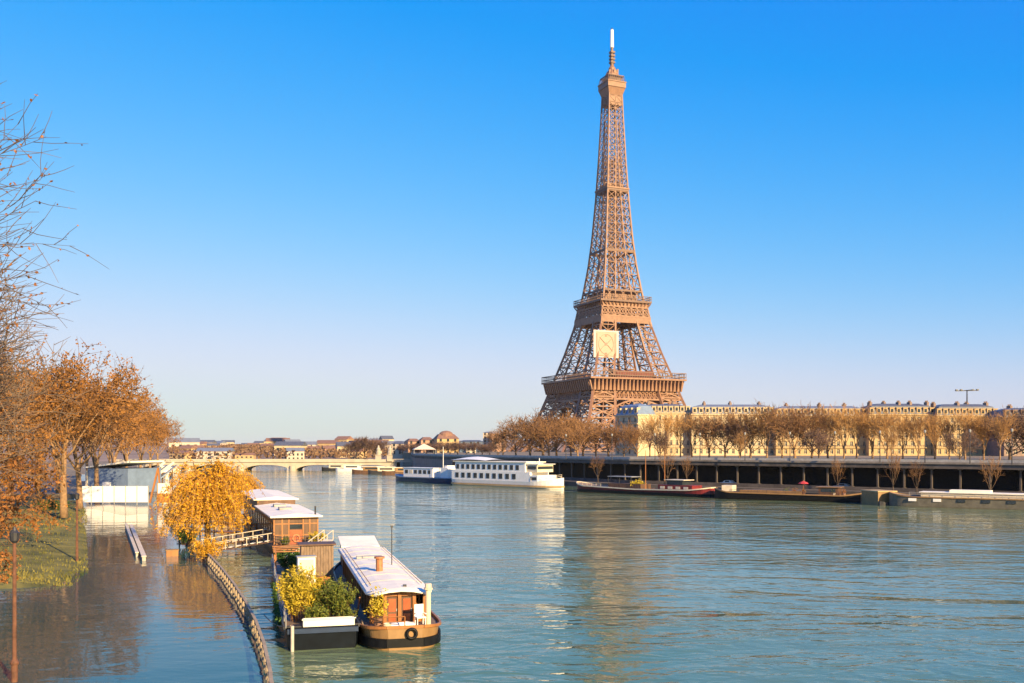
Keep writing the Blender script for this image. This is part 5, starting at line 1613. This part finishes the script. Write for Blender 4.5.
# dark low barge
p, a, L = lane(on(716, 498.2), on(862, 502.3))
db = empty("dark_barge", p, a, "low black barge with pale deck strip right of the red barge", "barge")
st = [(0, .8, 2.3), (1.5, 2.0, 2.0), (4, 2.5, 1.6), (L - 4, 2.5, 1.4), (L, 1.6, 1.9)]
h, d = hull(st); ho = h.build("hull", M['black'], db); rub(st, -.06, .16, .26).build("gunwale", M['tan'], ho); d.build("deck", M['deck'], db)
m = MB(); m.bx(-1.8, 1.8, 6, L - 12, 1.3, 2.1); m.build("hatch_cover", M['tan'], db)
m = MB(); m.bx(-1.4, 1.4, 1.8, 4.2, 1.7, 3.0); m.build("fore_cabin", M['cream'], db)
m = MB(); m.bx(-1.6, 1.6, L - 8.5, L - 4.5, 1.3, 3.0); wh_ = m.build("wheelhouse", M['wood_d'], db)
m = MB(); m.bx(-1.9, 1.9, L - 9, L - 4, 3.003, 3.12); m.build("wheelhouse_roof", M['tan'], wh_)
q = MB(); q.bx(1.605, 1.65, L - 8, L - 5, 2.0, 2.7); q.build("window", M['glass'], db)
rail([(2.4, 4, 1.5), (2.5, L - 5, 1.4)], .7, db, M['dark'], 2.0, .04)
M['flag'] = mat("faded_red_cloth", (0.42, 0.035, 0.04), .8, .2, 2)
e_ = empty("parasol", db.matrix_basis @ Vector((0.4, L * .62, 1.3)), 0, "red parasol standing on the low black barge's deck", "parasol")
q = MB(); q.cyl((0, 0, 0), .05, 3.1, 6); q.build("pole", M['wood'], e_)
q = MB(); q.lathe((0, 0, 2.35), [(1.15, 0), (.8, .3), (.05, .6)], 8); q.build("canopy", M['flag'], e_)
rg = random.Random(19)
for i in range(5):
    y = L - 3.4 - i * 1.9 - (4.5 if i > 1 else 0)
    e_ = empty("deck_tub", db.matrix_basis @ Vector((1.3, y, 1.3)), 0, "planted tub on the low black barge's deck, " + nth(i) + " from its right end", "tub", "tubs on the low black barge")
    q = MB(); q.lathe((0, 0, 0), [(.35, 0), (.42, .55), (.36, .56)], 8); q.build("pot", [M['tile'], M['cream'], M['rust']][i % 3], e_)
    q = MB()
    for k in range(90): q.leaf(Vector((rg.gauss(0, .3), rg.gauss(0, .3), .6 + abs(rg.gauss(.3, .3)))), rg.uniform(.15, .3), rg, 0, .6)
    q.build("foliage", M[('leaf_br', 'leaf_gr', 'leaf_or')[i % 3]], e_)
# stone landing block
e_ = empty("stone_landing", on(876, 504.5), heading(on(862, 503), on(892, 506)) , "square tan stone landing block between the black barge and the grey houseboat", "landing")
q = MB(); q.bx(-2.6, 1.4, -2.9, 2.9, -2, 2.6); q.build("block", M['tan'], e_); q = MB(); q.bx(-2.75, 1.55, -3.05, 3.05, 2.603, 2.85); q.build("coping", M['stone'], e_)
# grey houseboat at the right
p, a, L = lane(on(890, 505.6), on(1062, 511))
gh = empty("house_boat", p, a, "long olive grey houseboat with white roof at the right edge", "houseboat")
st = [(0, .7, 2.7), (1.2, 1.8, 2.4), (3.5, 2.4, 2.1), (8, 2.6, 2.0), (L - 3, 2.6, 2.0), (L, 1.6, 2.2)]
h, d = hull(st); ho = h.build("hull", M['olive'], gh); rub(st, -.06, .14, .22).build("gunwale", M['tan'], ho); d.build("deck", M['deck'], gh)
m = MB(); m.bx(-1.9, 1.9, 6, 27.0, 1.8, 2.75); m.build("cabin", M['cream'], gh)
m = MB(); m.bx(-2.1, 2.1, 5.7, 27.3, 2.753, 2.95); m.bx(-1.5, 1.5, 11, 18, 2.953, 3.4); m.build("roof", M['roof_w'], gh)
m = MB(); m.bx(-2.0, 2.0, 27.6, L - 2, 1.8, 3.0); m.build("stern_cabin", M['navy'], gh)
m = MB(); m.bx(-2.2, 2.2, 27.3, L - 1.6, 3.003, 3.15); m.build("stern_roof", M['roof_w'], gh)
for k, (y, mm) in enumerate(((4.6, 'white'), (9.0, 'white'), (13.2, 'glass'), (17.4, 'glass'), (21.6, 'glass'), (25.8, 'glass'))):
    q = MB(); q.bx(2.50, 2.66, y - .7, y + .7, 1.15, 1.7); q.build("porthole", M[mm], gh)
rail([(2.3, 4, 2.1), (2.5, 27, 2.0)], .75, gh, M['grey'], 2.2, .035)
e_ = empty("dinghy", on(896, 505.5) + Vector((-3.5, -.5, 0)), -1.2, "small dark dinghy tied between the stone landing and the grey houseboat", "dinghy")
h, d = hull([(0, .2, .9), (.8, .7, .75), (2.4, .85, .65), (3.6, .75, .65)], -.25); h.build("hull", M['dark'], e_); d.build("deck", M['wood'], e_)

# small boats by the bridge
for i, (px, py, L, kind) in enumerate(((322, 470.6, 15, 0), (336, 471.4, 15, 1), (352, 473.5, 17, 2), (368, 474.2, 14, 0), (382, 475.0, 18, 2))):
    p = on(px, py); 
    e_ = empty("small_boat", p, -1.9 + i * .12, ["low dark launch furthest out by the bridge arch", "white launch second from the bridge arch", "small brown cabin boat third from the bridge arch", "dark launch with pale cabin fourth from the bridge arch", "brown and white boat nearest the blue work boat"][i], "boat", "small boats moored by the bridge")
    st = [(0, .3, 1.9), (1.5, 1.3, 1.6), (L * .4, 1.9, 1.3), (L, 1.6, 1.4)]
    h, d = hull(st); h.build("hull", [M['dark'], M['white'], M['wood_d']][kind], e_); d.build("deck", M['grey'], e_)
    q = MB(); q.bx(-1.3, 1.3, L * .3, L * .8, 1.2, 3.0); q.build("cabin", [M['cream'], M['white'], M['tan']][kind], e_)
    q = MB(); q.bx(-1.5, 1.5, L * .27, L * .83, 3.003, 3.15); q.build("roof", M['roof_w'], e_)
    for s_ in (-1, 1):
        q = MB(); q.bx(s_ * 1.32 - .02, s_ * 1.32 + .02, L * .36, L * .74, 1.9, 2.6); q.build("window", M['glass'], e_)
for i, (px, py) in enumerate(((166, 474.5), (176, 476.5))):
    p = on(px, py)
    e_ = empty("moored_barge", p, .35, ("white barge moored at the near bank beyond the hoarding", "grey barge moored at the near bank behind the golden willow")[i], "barge", "barges beyond the willow")
    h, d = hull([(0, 1.2, 1.7), (3, 2.4, 1.5), (24, 2.4, 1.5), (27, 1, 1.8)]); h.build("hull", [M['white'], M['grey']][i], e_); d.build("deck", M['grey'], e_)
    q = MB(); q.bx(-1.8, 1.8, 4, 21, 1.4, 3.2); q.build("cabin", M['cream'], e_)
    q = MB(); q.bx(-2.0, 2.0, 3.7, 21.3, 3.203, 3.4); q.build("roof", M['roof_w'], e_)
# street lamps along the quay
sl = None
for i, px in enumerate((566, 612, 655, 700, 745, 790, 835, 880, 925, 970, 1012)):
    Y = 292 - (px - 560) * 0.19
    lab = "slim street lamp behind the quay parapet, " + nth(i) + " from the cruise boat's bow"
    loc = at(px, Y - 12, Z_ST)
    if sl is None:
        sl = empty("street_lamp", loc, 0, lab, "street lamp", "street lamps along the far quay")
        q = MB(); q.cyl((0, 0, 0), .12, 6.5, 8, 0, .07); q.build("pole", M['dark'], sl)
        q = MB(); q.lathe((0, 0, 6.5), [(.1, 0), (.22, .15), (.26, .55), (.1, .7)], 8); q.build("lantern", M['grey'], sl)
    else: copy_tree(sl, loc, 0, None, lab)
# ------------------------------------------------------------------ winter air
hz = MB(); hz.bx(-6000, 6000, -150, 4200, -5.0, 345)
m = bpy.data.materials.new("winter_haze"); m.use_nodes = True
n, l = m.node_tree.nodes, m.node_tree.links
n.remove(n["Principled BSDF"])
v = n.new("ShaderNodeVolumePrincipled"); v.inputs["Color"].default_value = (0.95, 0.93, 0.92, 1); v.inputs["Density"].default_value = 0.000025; v.inputs["Anisotropy"].default_value = 0.0
l.new(v.outputs[0], n["Material Output"].inputs["Volume"])
tag(hz.build("haze", m), kind='stuff')
